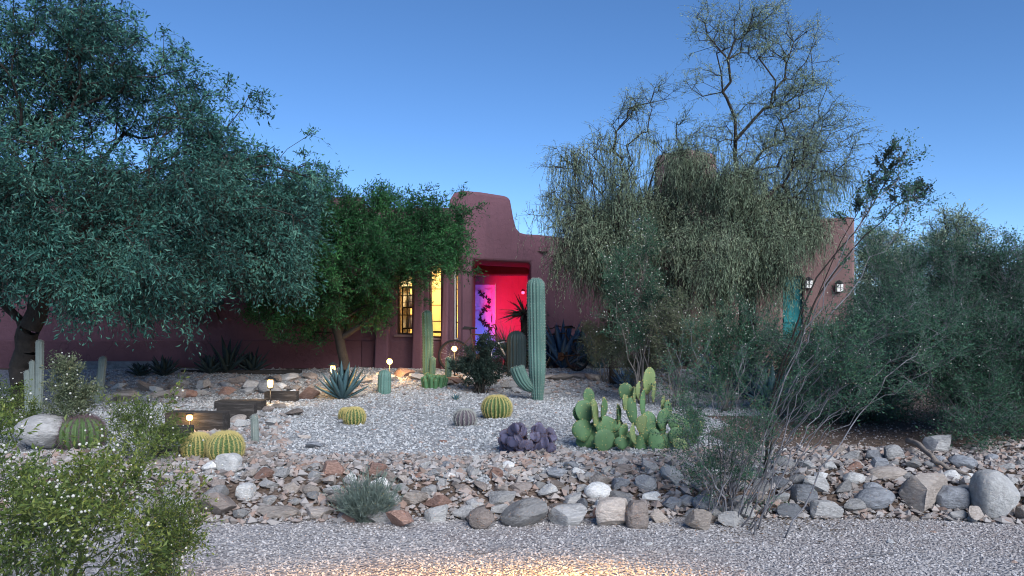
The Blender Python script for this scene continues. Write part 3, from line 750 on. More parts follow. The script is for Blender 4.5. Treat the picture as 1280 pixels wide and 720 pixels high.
def poly(*pts, n=10, wob=.03):
    """a bent line through a few points"""
    p = np.array([list(q) for q in pts], float); t = np.linspace(0, len(p) - 1, n); i = np.clip(t.astype(int), 0, len(p) - 2); f = (t - i)[:, None]
    q = p[i] * (1 - f) + p[i + 1] * f
    for _ in range(2): q[1:-1] = (q[:-2] + 2 * q[1:-1] + q[2:]) / 4
    q[1:-1] += rng.normal(size=(n - 2, 3)) * wob
    return q
def join(a, b):
    for v in [0]:
        base = a.n
        a.v += b.v; a.n += b.n
        for k, fs in b.f.items(): a.f.setdefault(k, []).extend([f + base for f in fs])
    return a

def tree(name, label, root_pt, trunk, clumps, ntips, leaf, barkm, spray, group='trees around the house', shell=.45, r_tip=.0042, twigm=None, extra=None, step=.28, sub=0, sig=.2):
    t = thing(name, label, 'tree', root_pt, group)
    tips = in_clumps(clumps, ntips, 1.0, shell, sub, sig)
    P, par, rad, ends, D = grow(trunk, tips, r_tip=r_tip, step=step, expo=.44)
    out = nrm(D + .5 * nrm(tips - np.array([c for c in [trunk[-1]]])))
    lm, tm = spray(tips, out)
    n0 = len(trunk)
    wd = wood(P, par, rad)
    obj('trunk', wd, barkm, t)
    join(tm, MB()); obj('twigs', tm, twigm or barkm, t)
    obj('crown', lm, leaf, t, False)
    return t
# the big mesquite on the left
r0 = gz(28, 12.0)
trunk = poly(r0, W(25, 440, 12.0), W(40, 400, 11.9), W(70, 340, 11.6), W(105, 285, 11.5), n=12, wob=.03)
cl = [(20, 40, 90, 70, 11, .75), (120, 70, 75, 60, 11.5, .75), (95, 130, 70, 50, 11.5, .6), (195, 120, 55, 55, 12, .6), (262, 150, 50, 50, 12.5, .5), (275, 215, 45, 30, 12.6, .7), (310, 122, 30, 38, 12.5, .45), (40, 190, 90, 60, 10.5, 1), (165, 245, 90, 50, 11, 1), (262, 225, 70, 55, 12, .9), (335, 235, 55, 60, 12.5, .8),
      (40, 310, 85, 62, 10.4, 1.2), (128, 330, 90, 56, 10.6, 1.2), (210, 318, 50, 60, 11, 1.1), (290, 300, 70, 60, 12, 1), (355, 290, 50, 60, 12.5, 1), (-70, 130, 90, 110, 11, .8), (-80, 300, 90, 80, 11, .8), (70, 120, 60, 50, 12, .6), (370, 225, 30, 30, 12.5, .5),
      (60, 270, 150, 70, 14.2, .8), (200, 290, 150, 60, 14.8, .8), (330, 300, 90, 55, 15.4, .8), (120, 330, 160, 50, 13.6, .7), (280, 340, 110, 45, 14.2, .6), (-60, 280, 120, 80, 13.5, .6), (60, 260, 120, 80, 12.8, .8), (200, 260, 110, 80, 13.3, .8), (320, 290, 80, 70, 14, .9)]  # rear clumps, mostly unseen, added so the crown keeps light off the wall
tree('mesquite_tree', 'huge blue green mesquite tree spreading over the left of the house', r0, trunk, cl, 3800, M['mesquite_leaf'], M['bark'],
     lambda t, d: sprays(t, d, 7, 10, .34, .072, .024, 1.0, .62, .4, .0026, .025), r_tip=.0042, sub=7, sig=.21)
# the round evergreen before the lit windows
r0 = gz(430, 15.4)
trunk = poly(r0, W(430, 445, 15.4), W(418, 400, 15.3), W(408, 355, 15.2), n=9, wob=.02)
cl = [(440, 268, 48, 30, 14.6), (500, 272, 52, 30, 14.6), (548, 290, 36, 30, 14.6, 1.3), (530, 268, 36, 22, 14.7), (470, 312, 60, 30, 14.3, 1.2), (405, 300, 45, 52, 14.2, 1), (560, 322, 24, 20, 14.6), (512, 328, 42, 22, 14.4), (385, 262, 32, 38, 14.4), (440, 335, 60, 28, 14.3), (360, 330, 45, 45, 14.6), (500, 300, 60, 35, 15.6, .8), (420, 300, 60, 45, 15.7, .8), (425, 372, 62, 34, 14.9, .9), (372, 388, 55, 32, 15.2, .9), (543, 326, 26, 16, 14.8, .8), (345, 372, 40, 28, 15.2, .6), (400, 340, 80, 50, 16, .9), (400, 372, 70, 32, 15.9, .8), (448, 385, 32, 30, 16.1, .5), (490, 310, 50, 40, 16, .7), (370, 290, 60, 60, 16, .8)]  # the low and rear clumps are added to darken the wall under the crown
tree('evergreen_tree', 'round dense dark green tree shading the lit windows', r0, trunk, cl, 2300, M['evergreen_leaf'], M['bark'],
     lambda t, d: sprays(t, d, 8, 9, .24, .062, .02, 1.0, .1, -.1, .0028, .03), r_tip=.0032, shell=.55, sub=8, sig=.17)
# the two weeping trees on the right
r0 = gz(768, 14.8)
trunk = poly(r0, W(766, 415, 14.8), W(762, 385, 14.8), W(772, 330, 14.7), W(782, 280, 14.6), n=10, wob=.02)
cl = [(722, 235, 28, 50, 14.6, .7), (758, 205, 42, 55, 14.4, .8), (790, 150, 32, 42, 14.6, .6), (840, 145, 32, 35, 14.8, .6), (738, 300, 42, 55, 14.4, 1), (788, 285, 50, 65, 14, 1.1), (845, 225, 45, 55, 14.6, .8), (830, 320, 48, 60, 14, 1.1), (700, 262, 18, 30, 14.6, .5), (765, 250, 60, 60, 15.4, .7), (830, 270, 60, 60, 15.4, .7)]
def weep(lng): return lambda t, d: (lambda A, B: (join(A[0], B[0]), join(A[1], B[1])))(sprays(t, nrm(d + np.array([0, 0, .25])), 6, 9, .38, .05, .010, .7, .3, .4, .003, .02), hangers(t[t[:, 2] < 5.2], 5, 13, lng, .075, .010))
tree('weeping_tree', 'weeping grey green tree with a slim dark trunk beside the entry tower', r0, trunk, cl, 900, M['willow_leaf'], M['bark'], weep(.62), shell=.2, sub=9, sig=.15)
r0 = gz(893, 14.2)
trunk = poly(r0, W(900, 420, 14.2), W(906, 360, 14.2), W(912, 290, 14.2), W(922, 215, 14.2), n=12, wob=.02)
cl = [(905, 235, 45, 55, 13.8, .9), (930, 305, 60, 62, 13.4, 1.1), (985, 265, 45, 50, 13.8, .9), (1028, 245, 35, 42, 14, .6), (885, 320, 45, 60, 13.4, 1), (960, 230, 55, 45, 14.4, .6), (940, 270, 70, 60, 14.9, .7)]
hi = [(890, 40, 18, 40, 14.2, .6), (925, 70, 25, 50, 14.2, .7), (955, 40, 38, 45, 14.2, .7), (1000, 45, 24, 35, 14.2, .5), (990, 110, 40, 40, 14.2, .7), (1035, 165, 32, 30, 14.2, .6), (1000, 190, 45, 30, 14.2, .8), (915, 150, 30, 45, 14.2, .6), (880, 110, 18, 40, 14.2, .3), (965, 160, 40, 50, 14.2, .8), (1060, 185, 18, 14, 14.2, .2)]
t = thing('weeping_tree', 'tallest tree, bare twiggy top above weeping pale foliage before the right wing', 'tree', r0, 'trees around the house')
tips = np.concatenate([in_clumps(cl, 850, 1, .3, 9, .16), in_clumps(hi, 460, .7, .1, 3, .16)])
P, par, rad, ends, D = grow(trunk, tips, r_tip=.0042, wander=.04, lift=.45, expo=.39)
obj('trunk', wood(P, par, rad), M['bark'], t)
low, top = tips[:850], tips[850:]
la, ta = weep(.58)(low, D[:850]); lb, tb = sprays(top, nrm(D[850:] + [0, 0, .3]), 6, 10, .42, .045, .012, .7, .2, .8, .0024, .02)
obj('twigs', join(ta, tb), M['bark'], t); obj('crown', join(la, lb), M['willow_leaf'], t, False)

# trees far behind the creosotes on the right
def far_tree(px, d, clumps, label, n=260, leaf='willow_leaf'):
    r0 = gz(px, d); tr = poly(r0, W(px + 2, 380, d), W(px, 330, d), n=6, wob=.03)
    return tree('distant_tree', label, r0, tr, clumps, n, M[leaf], M['bark'], lambda t, d_: sprays(t, d_, 7, 8, .5, .085, .03, 1, .2, 0, .005, .05), 'trees beyond the house', .3, .01)
far_tree(1192, 24, [(1190, 290, 32, 32, 24), (1205, 310, 35, 35, 24), (1178, 325, 30, 35, 24), (1200, 350, 50, 40, 24)], 'pale feathery tree rising behind the right creosotes')
far_tree(1105, 22, [(1090, 310, 22, 26, 22), (1115, 320, 30, 30, 22), (1100, 350, 40, 40, 22)], 'low thin tree behind the right wing corner', 200)
far_tree(1262, 26, [(1262, 345, 35, 32, 26), (1300, 340, 40, 40, 26), (1240, 365, 30, 30, 26)], 'dark tree behind the creosotes at the far right edge', 240, 'dark_leaf')

# ------------------------------------------------------------------ creosotes and shrubs
def stems_bush(name, label, root_pt, stems, leaf, stemm, tips_per=26, leafL=.012, leafW=.006, twigL=.16, K=4, Mn=9, fuzz=0, fuzz_r=.004, r0=.012, side=.5, group='creosote bushes', start=.35, up=.25, cat='bush', spread=.28, droop=.05):
    """a shrub of bent stems from one base; stems are lists of points"""
    t = thing(name, label, cat, root_pt, group)
    sm = MB(); tips = []; dirs = []
    tw = MB(); A, B, RA, RB = [], [], [], []
    for st in stems:
        p = np.asarray(st, float); n = len(p)
        rr = r0 * rng.uniform(.7, 1.25)
        sm.tube(p, np.linspace(rr, rr * .22, n), 6)
        seg = np.linalg.norm(np.diff(p, axis=0), axis=1).sum()
        for q in range(tips_per):
            s = start + (1 - start) * rng.uniform() ** .8; f = s * (n - 1); i = min(int(f), n - 2); b = p[i] * (1 - f + i) + p[i + 1] * (f - i)
            tdir = nrm(p[i + 1] - p[i]); dd = nrm(tdir * .8 + rng.normal(size=3) * .75 + [0, 0, up])
            ln = side * rng.uniform(.25, 1.0) * (1.15 - .5 * s)
            m_ = b + dd * ln * .5 + rng.normal(size=3) * .02 * ln; e = b + nrm(dd + [0, 0, up]) * ln
            A += [b, m_]; B += [m_, e]; RA += [rr * .30, rr * .22]; RB += [rr * .22, rr * .13]
            for c_ in (m_, e, (m_ + e) / 2): tips.append(c_); dirs.append(nrm(e - b))
        tips.append(p[-1]); dirs.append(nrm(p[-1] - p[-2]))
    sm.segs(A, B, RA, RB, 4)
    tips = np.array(tips); dirs = np.array(dirs)
    lm, tm = sprays(tips, dirs, K, Mn, twigL, leafL, leafW, spread * 2.2, droop, 0, r0 * .09, twigL * .05)
    obj('stems', join(sm, tm), stemm, t); obj('foliage', lm, leaf, t, False)
    if fuzz:
        i = rng.integers(0, len(tips), fuzz)
        pp = tips[i] + dirs[i] * rng.uniform(0, .8, (fuzz, 1)) * twigL + rng.normal(size=(fuzz, 3)) * twigL * .35
        fm = MB(); fm.balls(pp, fuzz_r * rng.uniform(.6, 1.2, fuzz)); obj('seed_fuzz', fm, M['fuzz'], t)['kind'] = 'stuff'
    return t
def fan(base, targets, n=9, wob=.015, bulge=.15, bj=.06):
    out = []
    for T in targets:
        T = np.array(T); b = np.array(base) + rng.normal(size=3) * [bj, bj, 0]
        m1 = b + (T - b) * .33 + [0, 0, bulge * np.linalg.norm(T - b)]; m2 = b + (T - b) * .68 + [0, 0, bulge * .9 * np.linalg.norm(T - b)]
        out.append(poly(b, m1, m2, T, n=n, wob=wob * np.linalg.norm(T - b)))
    return out
def jitter_targets(lst, reps, s):
    o = []
    for (px, py, d) in lst:
        for _ in range(reps): o.append(np.array(W(px, py, d)) + rng.normal(size=3) * s)
    return o
# near creosote, lower left, with white seed fuzz
b = gz(35, 3.7); b.x = -2.35
stems_bush('creosote_bush', 'nearest creosote bush full of white seed fuzz at the lower left', b,
           fan(b, jitter_targets([(5, 560, 3.5), (40, 585, 3.5), (85, 575, 3.6), (120, 580, 3.7), (160, 570, 3.9), (185, 548, 4.0), (190, 610, 3.8), (25, 620, 3.3), (95, 630, 3.3), (150, 640, 3.5), (205, 650, 3.8), (120, 610, 4.0), (60, 650, 3.2), (175, 690, 3.5), (15, 600, 3.9)], 2, .06), wob=.02, bulge=.06),
           M['creosote_leaf'], M['green_stem'], 6, .027, .0115, .15, 3, 8, 520, .0066, .0062, .27, start=.3)
b = gz(205, 3.75)
stems_bush('creosote_bush', 'small creosote sprig leaning in front of the gravel road', b,
           fan(b, jitter_targets([(190, 690, 3.75), (215, 668, 3.75), (205, 640, 3.8)], 2, .04), wob=.02), M['creosote_leaf'], M['green_stem'], 14, .016, .007, .12, 4, 8, 60, .005, .005, .2, start=.2)
# small yellow-green shrub between the grey cactus posts
b = ground(88, 560)
stems_bush('creosote_bush', 'yellow green young creosote between the grey cactus poles', b,
           fan(b, jitter_targets([(78, 458, b.y), (90, 470, b.y), (72, 482, b.y), (104, 490, b.y), (86, 500, b.y), (108, 512, b.y)], 1, .04)), M['bush_leaf'], M['green_stem'], 9, .035, .014, .17, 4, 8, 36, .012, .009, .2, start=.35)
for px, py, lab in ((8, 535, 'ragged green creosote behind the white boulder at the left edge'), (175, 560, 'low creosote with fuzz beside the timber steps')):
    b = ground(px, py + 20); k = b.y
    stems_bush('creosote_bush', lab, b, fan(b, jitter_targets([(px - 25, py - 30, k), (px, py - 36, k), (px + 22, py - 28, k), (px + 28, py - 8, k), (px - 30, py - 12, k)], 2, .08)), M['creosote_leaf'], M['green_stem'], 8, .026, .011, .16, 3, 8, 70, .009, .007, .26, start=.25)

# the big leaning creosote at the right
b = gz(925, 6.25)
main = [(1130, 195, 6.2), (1160, 245, 6.4), (1095, 265, 6.2), (1185, 400, 6.0), (1160, 385, 6.2), (1135, 380, 6.1), (1110, 395, 6.0), (1175, 430, 5.9), (1195, 455, 5.9), (1130, 430, 5.9), (1085, 455, 5.9), (1060, 420, 6.3), (1040, 470, 6.1), (1020, 400, 6.5), (1065, 500, 6.0), (1110, 470, 6.3), (1030, 440, 5.9)]
st = fan(b, [np.array(W(*q)) + rng.normal(size=3) * .05 for q in main] + [np.array(W(q[0] - 25, q[1] + 30, q[2] + .15)) + rng.normal(size=3) * .1 for q in main[9:13]], n=18, wob=.008, bulge=.10, bj=.17)
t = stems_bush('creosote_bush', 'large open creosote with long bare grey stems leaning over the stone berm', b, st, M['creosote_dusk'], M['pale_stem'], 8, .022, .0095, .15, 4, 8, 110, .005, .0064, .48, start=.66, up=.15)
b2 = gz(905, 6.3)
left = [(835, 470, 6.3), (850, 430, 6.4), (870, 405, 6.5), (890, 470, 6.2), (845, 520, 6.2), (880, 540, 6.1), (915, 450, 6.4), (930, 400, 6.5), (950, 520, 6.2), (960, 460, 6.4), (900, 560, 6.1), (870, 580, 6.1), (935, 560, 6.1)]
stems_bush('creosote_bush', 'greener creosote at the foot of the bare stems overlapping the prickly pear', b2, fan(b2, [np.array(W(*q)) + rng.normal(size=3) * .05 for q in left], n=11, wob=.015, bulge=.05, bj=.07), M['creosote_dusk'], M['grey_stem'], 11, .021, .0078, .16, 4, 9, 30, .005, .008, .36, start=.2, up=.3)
# the tall sprig over the right of the sky
b3 = gz(955, 6.9)
sp = [poly(b3, W(960, 500, 6.9), W(1010, 360, 6.8), W(1085, 265, 6.7), W(1128, 195, 6.7), n=14, wob=.012), poly(b3, W(965, 480, 6.9), W(1030, 350, 6.9), W(1100, 275, 6.9), W(1150, 242, 6.8), n=14, wob=.012), poly(b3, W(980, 480, 7), W(1040, 330, 7), W(1110, 190, 6.7), n=12, wob=.015)]
stems_bush('creosote_bush', 'tall thin creosote whose dark leafy tips stand against the sky', b3, sp, M['dark_leaf'], M['bark'], 16, .026, .014, .08, 3, 7, 12, .005, .0125, .22, start=.74, up=.2)
# dark creosotes massed at the right
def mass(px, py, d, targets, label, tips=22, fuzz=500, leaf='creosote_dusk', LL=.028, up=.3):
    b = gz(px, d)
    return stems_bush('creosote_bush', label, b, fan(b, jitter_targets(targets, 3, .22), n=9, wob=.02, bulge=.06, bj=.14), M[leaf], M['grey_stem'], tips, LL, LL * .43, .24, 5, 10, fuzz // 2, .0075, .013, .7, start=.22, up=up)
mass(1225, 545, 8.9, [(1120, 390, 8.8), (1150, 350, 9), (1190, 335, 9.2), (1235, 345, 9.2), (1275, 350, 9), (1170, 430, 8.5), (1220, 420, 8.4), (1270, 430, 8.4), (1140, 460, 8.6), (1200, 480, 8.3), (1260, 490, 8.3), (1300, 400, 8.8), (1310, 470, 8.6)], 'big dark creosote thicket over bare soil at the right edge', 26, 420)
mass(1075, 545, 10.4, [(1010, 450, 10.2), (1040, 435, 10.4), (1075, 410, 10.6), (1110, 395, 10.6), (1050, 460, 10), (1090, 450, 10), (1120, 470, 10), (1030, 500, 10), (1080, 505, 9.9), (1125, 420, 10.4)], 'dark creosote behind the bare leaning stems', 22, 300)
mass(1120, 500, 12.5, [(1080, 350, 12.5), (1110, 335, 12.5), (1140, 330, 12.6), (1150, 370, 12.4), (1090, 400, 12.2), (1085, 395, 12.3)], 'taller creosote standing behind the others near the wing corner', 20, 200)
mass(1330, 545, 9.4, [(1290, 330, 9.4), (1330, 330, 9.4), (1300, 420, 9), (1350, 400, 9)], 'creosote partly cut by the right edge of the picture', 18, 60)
# fuzz-dotted creosotes under the weeping trees
def dotted(px, d, targets, label, fuzz=200, leaf='bush_leaf', tips=14):
    b = gz(px, d)
    return stems_bush('creosote_bush', label, b, fan(b, jitter_targets(targets, 2, .12), n=9, wob=.02, bulge=.04), M[leaf], M['pale_bark'], tips, .036, .014, .22, 4, 8, fuzz, .010, .010, .45, start=.35)
dotted(800, 12.6, [(775, 340, 12.6), (765, 310, 12.6), (790, 330, 12.6), (810, 290, 12.6), (805, 360, 12.6), (780, 370, 12.6)], 'white dotted creosote with pale crooked stems under the weeping tree', 330, 'creosote_dusk')
dotted(762, 14.9, [(752, 412, 14.9), (760, 404, 14.9), (772, 412, 14.9), (778, 425, 14.9), (750, 428, 14.9)], 'round pale leaved bush beside the second bicycle', 120)
dotted(845, 12.2, [(830, 400, 12.2), (850, 390, 12.2), (868, 405, 12.2), (835, 430, 12.2), (860, 440, 12.2)], 'yellowish bush before the dark openings of the right wing', 150)
dotted(800, 13.2, [(790, 430, 13.2), (810, 425, 13.2), (825, 440, 13.2), (795, 455, 13.2)], 'low yellowish bush above the blue agave', 80)
dotted(905, 11.5, [(880, 410, 11.5), (905, 405, 11.5), (930, 400, 11.5), (960, 395, 11.5), (900, 440, 11.5), (935, 430, 11.5), (970, 420, 11.5)], 'broad dotted creosote before the pink piers', 260, 'creosote_dusk', 12)
dotted(1010, 11.8, [(985, 430, 11.8), (1010, 422, 11.8), (1035, 418, 11.8), (1050, 420, 11.8), (990, 450, 11.8), (1030, 450, 11.8)], 'green creosote below the turquoise door', 160, 'creosote_dusk', 12)
# dark shrub beside the first bicycle
b = ground(600, 492)
stems_bush('garden_shrub', 'dark upright leafy shrub in front of the first bicycle', b, fan(b, jitter_targets([(588, 440, b.y), (602, 428, b.y), (612, 436, b.y), (578, 458, b.y), (620, 462, b.y), (600, 460, b.y)], 3, .06), bulge=.05), M['dark_leaf'], M['bark'], 7, .05, .02, .13, 4, 7, 0, 0, .009, .28, group='shrubs of the cactus bed', start=.12)
b = ground(700, 432 + 38)
# silvery shrub on the stone berm
b = ground(457, 652); t = thing('silver_shrub', 'silvery blue green shrub with fine upright leaves growing out of the stone berm', 'shrub', b, 'shrubs of the cactus bed')
lm = MB(); sm = MB(); n = 420
a = rng.uniform(0, 2 * np.pi, n); tilt = rng.uniform(0, 1, n) ** .6 * 1.12; d = np.stack([np.sin(tilt) * np.cos(a), np.sin(tilt) * np.sin(a), np.cos(tilt)], -1)
ln = rng.uniform(.55, 1.0, n) * (.43 - .10 * tilt); A = np.array(b) + rng.normal(size=(n, 3)) * [.03, .03, 0]; B = A + d * ln[:, None]; B[:, 2] += .02
sm.segs(A, B, .0022, .001, 3); obj('stems', sm, M['silver_leaf'], t)
for k in range(16):
    s_ = rng.uniform(.3, 1.0, n)[:, None]; q = A + (B - A) * s_; lm.leaves(q, d * .9 + rng.normal(size=(n, 3)) * .38 + [0, 0, .25], rng.uniform(.03, .055, n), .0052)
obj('foliage', lm, M['silver_leaf'], t, False)

# ------------------------------------------------------------------ cacti and agaves
def ribbed(path, rad, ribs, depth=.12, rows=None):
    """ribbed column along a path; returns mesh builder and areole spots along the rib crests"""
    p = np.asarray(path, float); n = len(p); rad = np.asarray(rad, float)
    k = ribs * 6; a = np.arange(k) * 2 * np.pi / k
    prof = 1 + depth * (np.abs(np.cos(a * ribs / 2)) ** .8 - .6)
    t = np.gradient(p, axis=0); t = nrm(t); ref = np.array([1.0, .1, 0]); u = ref - t * (t @ ref)[:, None]; u = nrm(u); w_ = np.cross(t, u)
    rr = rad[:, None] * prof[None]
    v = p[:, None] + rr[..., None] * (np.cos(a)[None, :, None] * u[:, None] + np.sin(a)[None, :, None] * w_[:, None])
    i = np.arange(n - 1)[:, None] * k; j = np.arange(k)[None]; j2 = (j + 1) % k
    mb = MB(); mb.add(v.reshape(-1, 3), np.stack([i + j, i + j2, i + k + j2, i + k + j], -1).reshape(-1, 4))
    sel = np.arange(0, k, 6)
    crest = v[:, sel]; nor = nrm(crest - p[:, None])
    return mb, crest, nor, t
def dome(h, r, nb=14, nt=8, foot=.9, waist=0):
    z = np.concatenate([np.linspace(0, h - r, nb, endpoint=False), h - r + r * np.sin(np.linspace(0, np.pi / 2, nt))])
    rr = np.concatenate([r * np.interp(np.linspace(0, 1, nb, endpoint=False), [0, .25, 1], [foot, 1 + waist, 1]), r * np.cos(np.linspace(0, np.pi / 2, nt))])
    return z, np.maximum(rr, .002)
def column_part(t, name, base, h, r, ribs, mat, spinem, lean=(0, 0), depth=.14, spine=.02, foot=.85, dens=1, per=3):
    z, rr = dome(h, r, max(8, int(h / .06)), 8, foot)
    b = np.array(base, float); path = np.stack([b[0] + lean[0] * z + .012 * np.sin(z * 3), b[1] + lean[1] * z, b[2] - .03 + z], -1)
    mb, crest, nor, tt = ribbed(path, rr, ribs, depth)
    o = obj(name, mb, mat, t)
    sp = MB(); c = np.repeat(crest.reshape(-1, 3), per, 0); n_ = np.repeat(nor.reshape(-1, 3), per, 0)
    c = c + rng.normal(size=c.shape) * .006
    sp.spikes(c, n_ * .8 + rng.normal(size=c.shape) * .6, spine * rng.uniform(.6, 1.3, len(c)), .0016)
    obj('spines', sp, spinem, t)['kind'] = 'stuff'
    return o
def mono_cactus(name, label, base, h, r, ribs, mat, spinem, group, **kw):
    t = thing(name, label, 'cactus', base, group); column_part(t, 'body', base, h, r, ribs, mat, spinem, **kw); return t
GC = 'cacti of the garden bed'
# saguaro
b = ground(672, 500); k = b.y / F
t = thing('saguaro', 'tall ribbed green saguaro with one stubby curled arm', 'cactus', b, GC)
H = 155 * k; z, rr = dome(H, 10.4 * k, 40, 10, .66)
rr = rr * np.interp(z / H, [0, .18, .5, .8, 1], [.92, .94, 1, 1.03, 1])
path = np.stack([b.x - .03 * z / H, np.full(len(z), b.y), b.z - .03 + z], -1)
mb, cr, no, _ = ribbed(path, rr, 16, .20); obj('trunk', mb, M['saguaro_green'], t)
sp = MB(); c = np.repeat(cr[:-2].reshape(-1, 3), 3, 0); n_ = np.repeat(no[:-2].reshape(-1, 3), 3, 0)
sp.spikes(c + rng.normal(size=c.shape) * .005, n_ * .6 + rng.normal(size=c.shape) * .7, rng.uniform(.012, .026, len(c)), .0022); obj('spines', sp, M['pale_spine'], t)['kind'] = 'stuff'
ap = np.array([W(668, 484, b.y), W(662, 484, b.y - .02), W(656, 480, b.y - .04), W(651, 472, b.y - .05), W(647.5, 464, b.y - .05), W(646, 459.5, b.y - .05), W(645.5, 457.5, b.y - .05)])
ap = np.concatenate([ap[[0]], (ap[:-1] + ap[1:]) / 2, ap[[-1]]]); ap = np.array([ap[0]] + [q for p0, p1 in zip(ap[:-1], ap[1:]) for q in ((p0 + p1) / 2, p1)])
s_ = np.linspace(0, 1, len(ap)); ar = np.interp(s_, [0, .2, .5, .8, .92, .97, 1], [5, 6.5, 8.8, 9.0, 6.6, 4.0, .2]) * k
mb, cr, no, _ = ribbed(ap, ar, 14, .16); arm = obj('arm', mb, M['saguaro_green'], t)
sp = MB(); c = np.repeat(cr.reshape(-1, 3), 2, 0); n_ = np.repeat(no.reshape(-1, 3), 2, 0); sp.spikes(c, n_ * .6 + rng.normal(size=c.shape) * .7, rng.uniform(.01, .022, len(c)), .0018); obj('spines', sp, M['pale_spine'], arm)['kind'] = 'stuff'
# tall column cactus with a pup, and the clustered one at its foot
b = ground(534, 468); k = b.y / F
t = mono_cactus('column_cactus', 'tall slim dark green column cactus standing before the lit window', b, 82 * k, 6.3 * k, 9, M['cactus_green'], M['pale_spine'], GC, depth=.22, spine=.02)
b2 = Vector((b.x + 7 * k, b.y - .1, b.z)); column_part(t, 'side_stem', b2, 24 * k, 3.6 * k, 8, M['cactus_green'], M['pale_spine'], spine=.015)
b = ground(542, 484); k = b.y / F
t = thing('clump_cactus', 'low bright green clump of many short cactus stems under the tall column', 'cactus', b, GC)
for q in range(24):
    a = q * 2.4; r_ = 13.5 * k * math.sqrt((q + .5) / 24); bx = Vector((b.x + r_ * math.cos(a), b.y + r_ * math.sin(a) * .8, b.z))
    column_part(t, 'stem', bx, (20 - 7 * (r_ / (13.5 * k)) ** 2) * k * rng.uniform(.85, 1.1), 2.5 * k, 7, M['bright_cactus'], M['cream_spine'], lean=(.25 * math.cos(a) * r_ / (13 * k), .25 * math.sin(a)), spine=.012, per=1)
b = ground(480, 492); k = b.y / F
mono_cactus('column_cactus', 'short blue green barrel column near the round path lamp', b, 32 * k, 8 * k, 13, M['saguaro_green'], M['pale_spine'], GC, spine=.02)
b = ground(319, 553); k = b.y / F
mono_cactus('column_cactus', 'small grey green finger cactus right of the golden barrel pair', b, 38 * k, 4.6 * k, 10, M['grey_cactus'], M['pale_spine'], GC, lean=(-.06, 0), spine=.014)
for px, py, h, r_, ln, lab in ((47, 520, 98, 4.6, .03, 'tallest grey cactus pole beside the white boulder'), (41, 520, 72, 3.6, -.02, 'middle grey cactus pole beside the white boulder'), (35, 520, 60, 4.0, -.03, 'shortest grey cactus pole beside the white boulder'), (122, 505, 62, 4.6, .10, 'lone pale cactus pole leaning at the end of the stone row')):
    b = ground(px, py); k = b.y / F
    mono_cactus('cactus_pole', lab, b, h * k, r_ * k, 9, M['grey_cactus'], M['pale_spine'], 'grey cactus poles', lean=(ln, 0), spine=.012, per=2)
b = ground(645, 470); k = 15.6 / F; b = gz(645, 15.6)
mono_cactus('column_cactus', 'thick dark cactus stump behind the saguaro', b, 58 * k, 11.5 * k, 16, M['agave_dark'], M['dark_spine'], GC, depth=.16)
b = gz(560, 15.2); k = 15.2 / F
mono_cactus('column_cactus', 'little dark cactus column under the round garden lamp', b, 30 * k, 4 * k, 9, M['cactus_green'], M['pale_spine'], GC)
# barrels
def barrel(label, px, py, wpx, hpx, ribs=22, mat='barrel_green', spinem='cream_spine', name='barrel_cactus', slen=.032, per=7, at=None, tiltx=0):
    b = at or ground(px, py); k = b.y / F; r_ = wpx * k / 2; h = hpx * k
    t = thing(name, label, 'cactus', b, GC)
    th = np.linspace(-1.15, np.pi / 2, 22); z = h * (np.sin(th) + math.sin(1.15)) / (1 + math.sin(1.15)); rr = r_ * np.cos(th) ** .75
    rr[-1] = .004; z[-3:] -= np.array([0, .006, .02]) * h / .3
    path = np.stack([np.full(22, b.x), np.full(22, b.y), b.z - .02 + z], -1)
    mb, cr, no, _ = ribbed(path, np.maximum(rr, .003), ribs, .17); obj('body', mb, M[mat], t)
    cr = cr[1:-1]; ctr = np.array([b.x, b.y, b.z + h * .45]); nn = nrm(cr - ctr)
    sub = np.concatenate([cr, (cr[:-1] + cr[1:]) / 2]); sn = np.concatenate([nn, nrm(nn[:-1] + nn[1:])])
    c = np.repeat(sub.reshape(-1, 3), per, 0); n_ = np.repeat(sn.reshape(-1, 3), per, 0)
    sp = MB(); sp.spikes(c + rng.normal(size=c.shape) * .002, n_ * .55 + rng.normal(size=c.shape) * .55, slen * rng.uniform(.6, 1.2, len(c)), .0016); obj('spines', sp, M[spinem], t)['kind'] = 'stuff'
    cw = MB(); n2 = 160; a = rng.uniform(0, 6.28, n2); q = r_ * .38 * np.sqrt(rng.uniform(0, 1, n2)); cw.spikes(np.stack([b.x + q * np.cos(a), b.y + q * np.sin(a), np.full(n2, b.z + h - .03)], -1), rng.normal(size=(n2, 3)) * .5 + [0, 0, 1], .03, .003); obj('woolly_crown', cw, M[spinem], t)
    return t
barrel('golden barrel cactus, left and smaller of the touching pair by the timber steps', 247, 573, 34, 33)
barrel('golden barrel cactus, right and larger of the touching pair by the timber steps', 282, 575, 41, 37)
b = ground(442, 530)
barrel('small golden barrel with a pup, alone before the blue agave', 443, 530, 25, 22, 18)
pp = ground(432, 525); 
barrel('tiny golden barrel pup at the side of the small lone barrel', 432, 524, 15, 16, 14, at=Vector((pp.x, pp.y, pp.z)))
barrel('golden barrel cactus with pale crown, between the dark shrub and the saguaro', 621, 522, 35, 29)
barrel('small dull purple hedgehog cactus left of the single golden barrel', 581, 532, 26, 22, 15, 'hedgehog_purple', 'pale_spine', 'hedgehog_cactus', .03, 5)
b = ground(101, 560)
barrel('brownish spiny barrel overgrown by white dotted sprigs beside the boulder', 101, 560, 52, 42, 20, 'barrel_green', 'dark_spine', 'barrel_cactus', .05, 6)
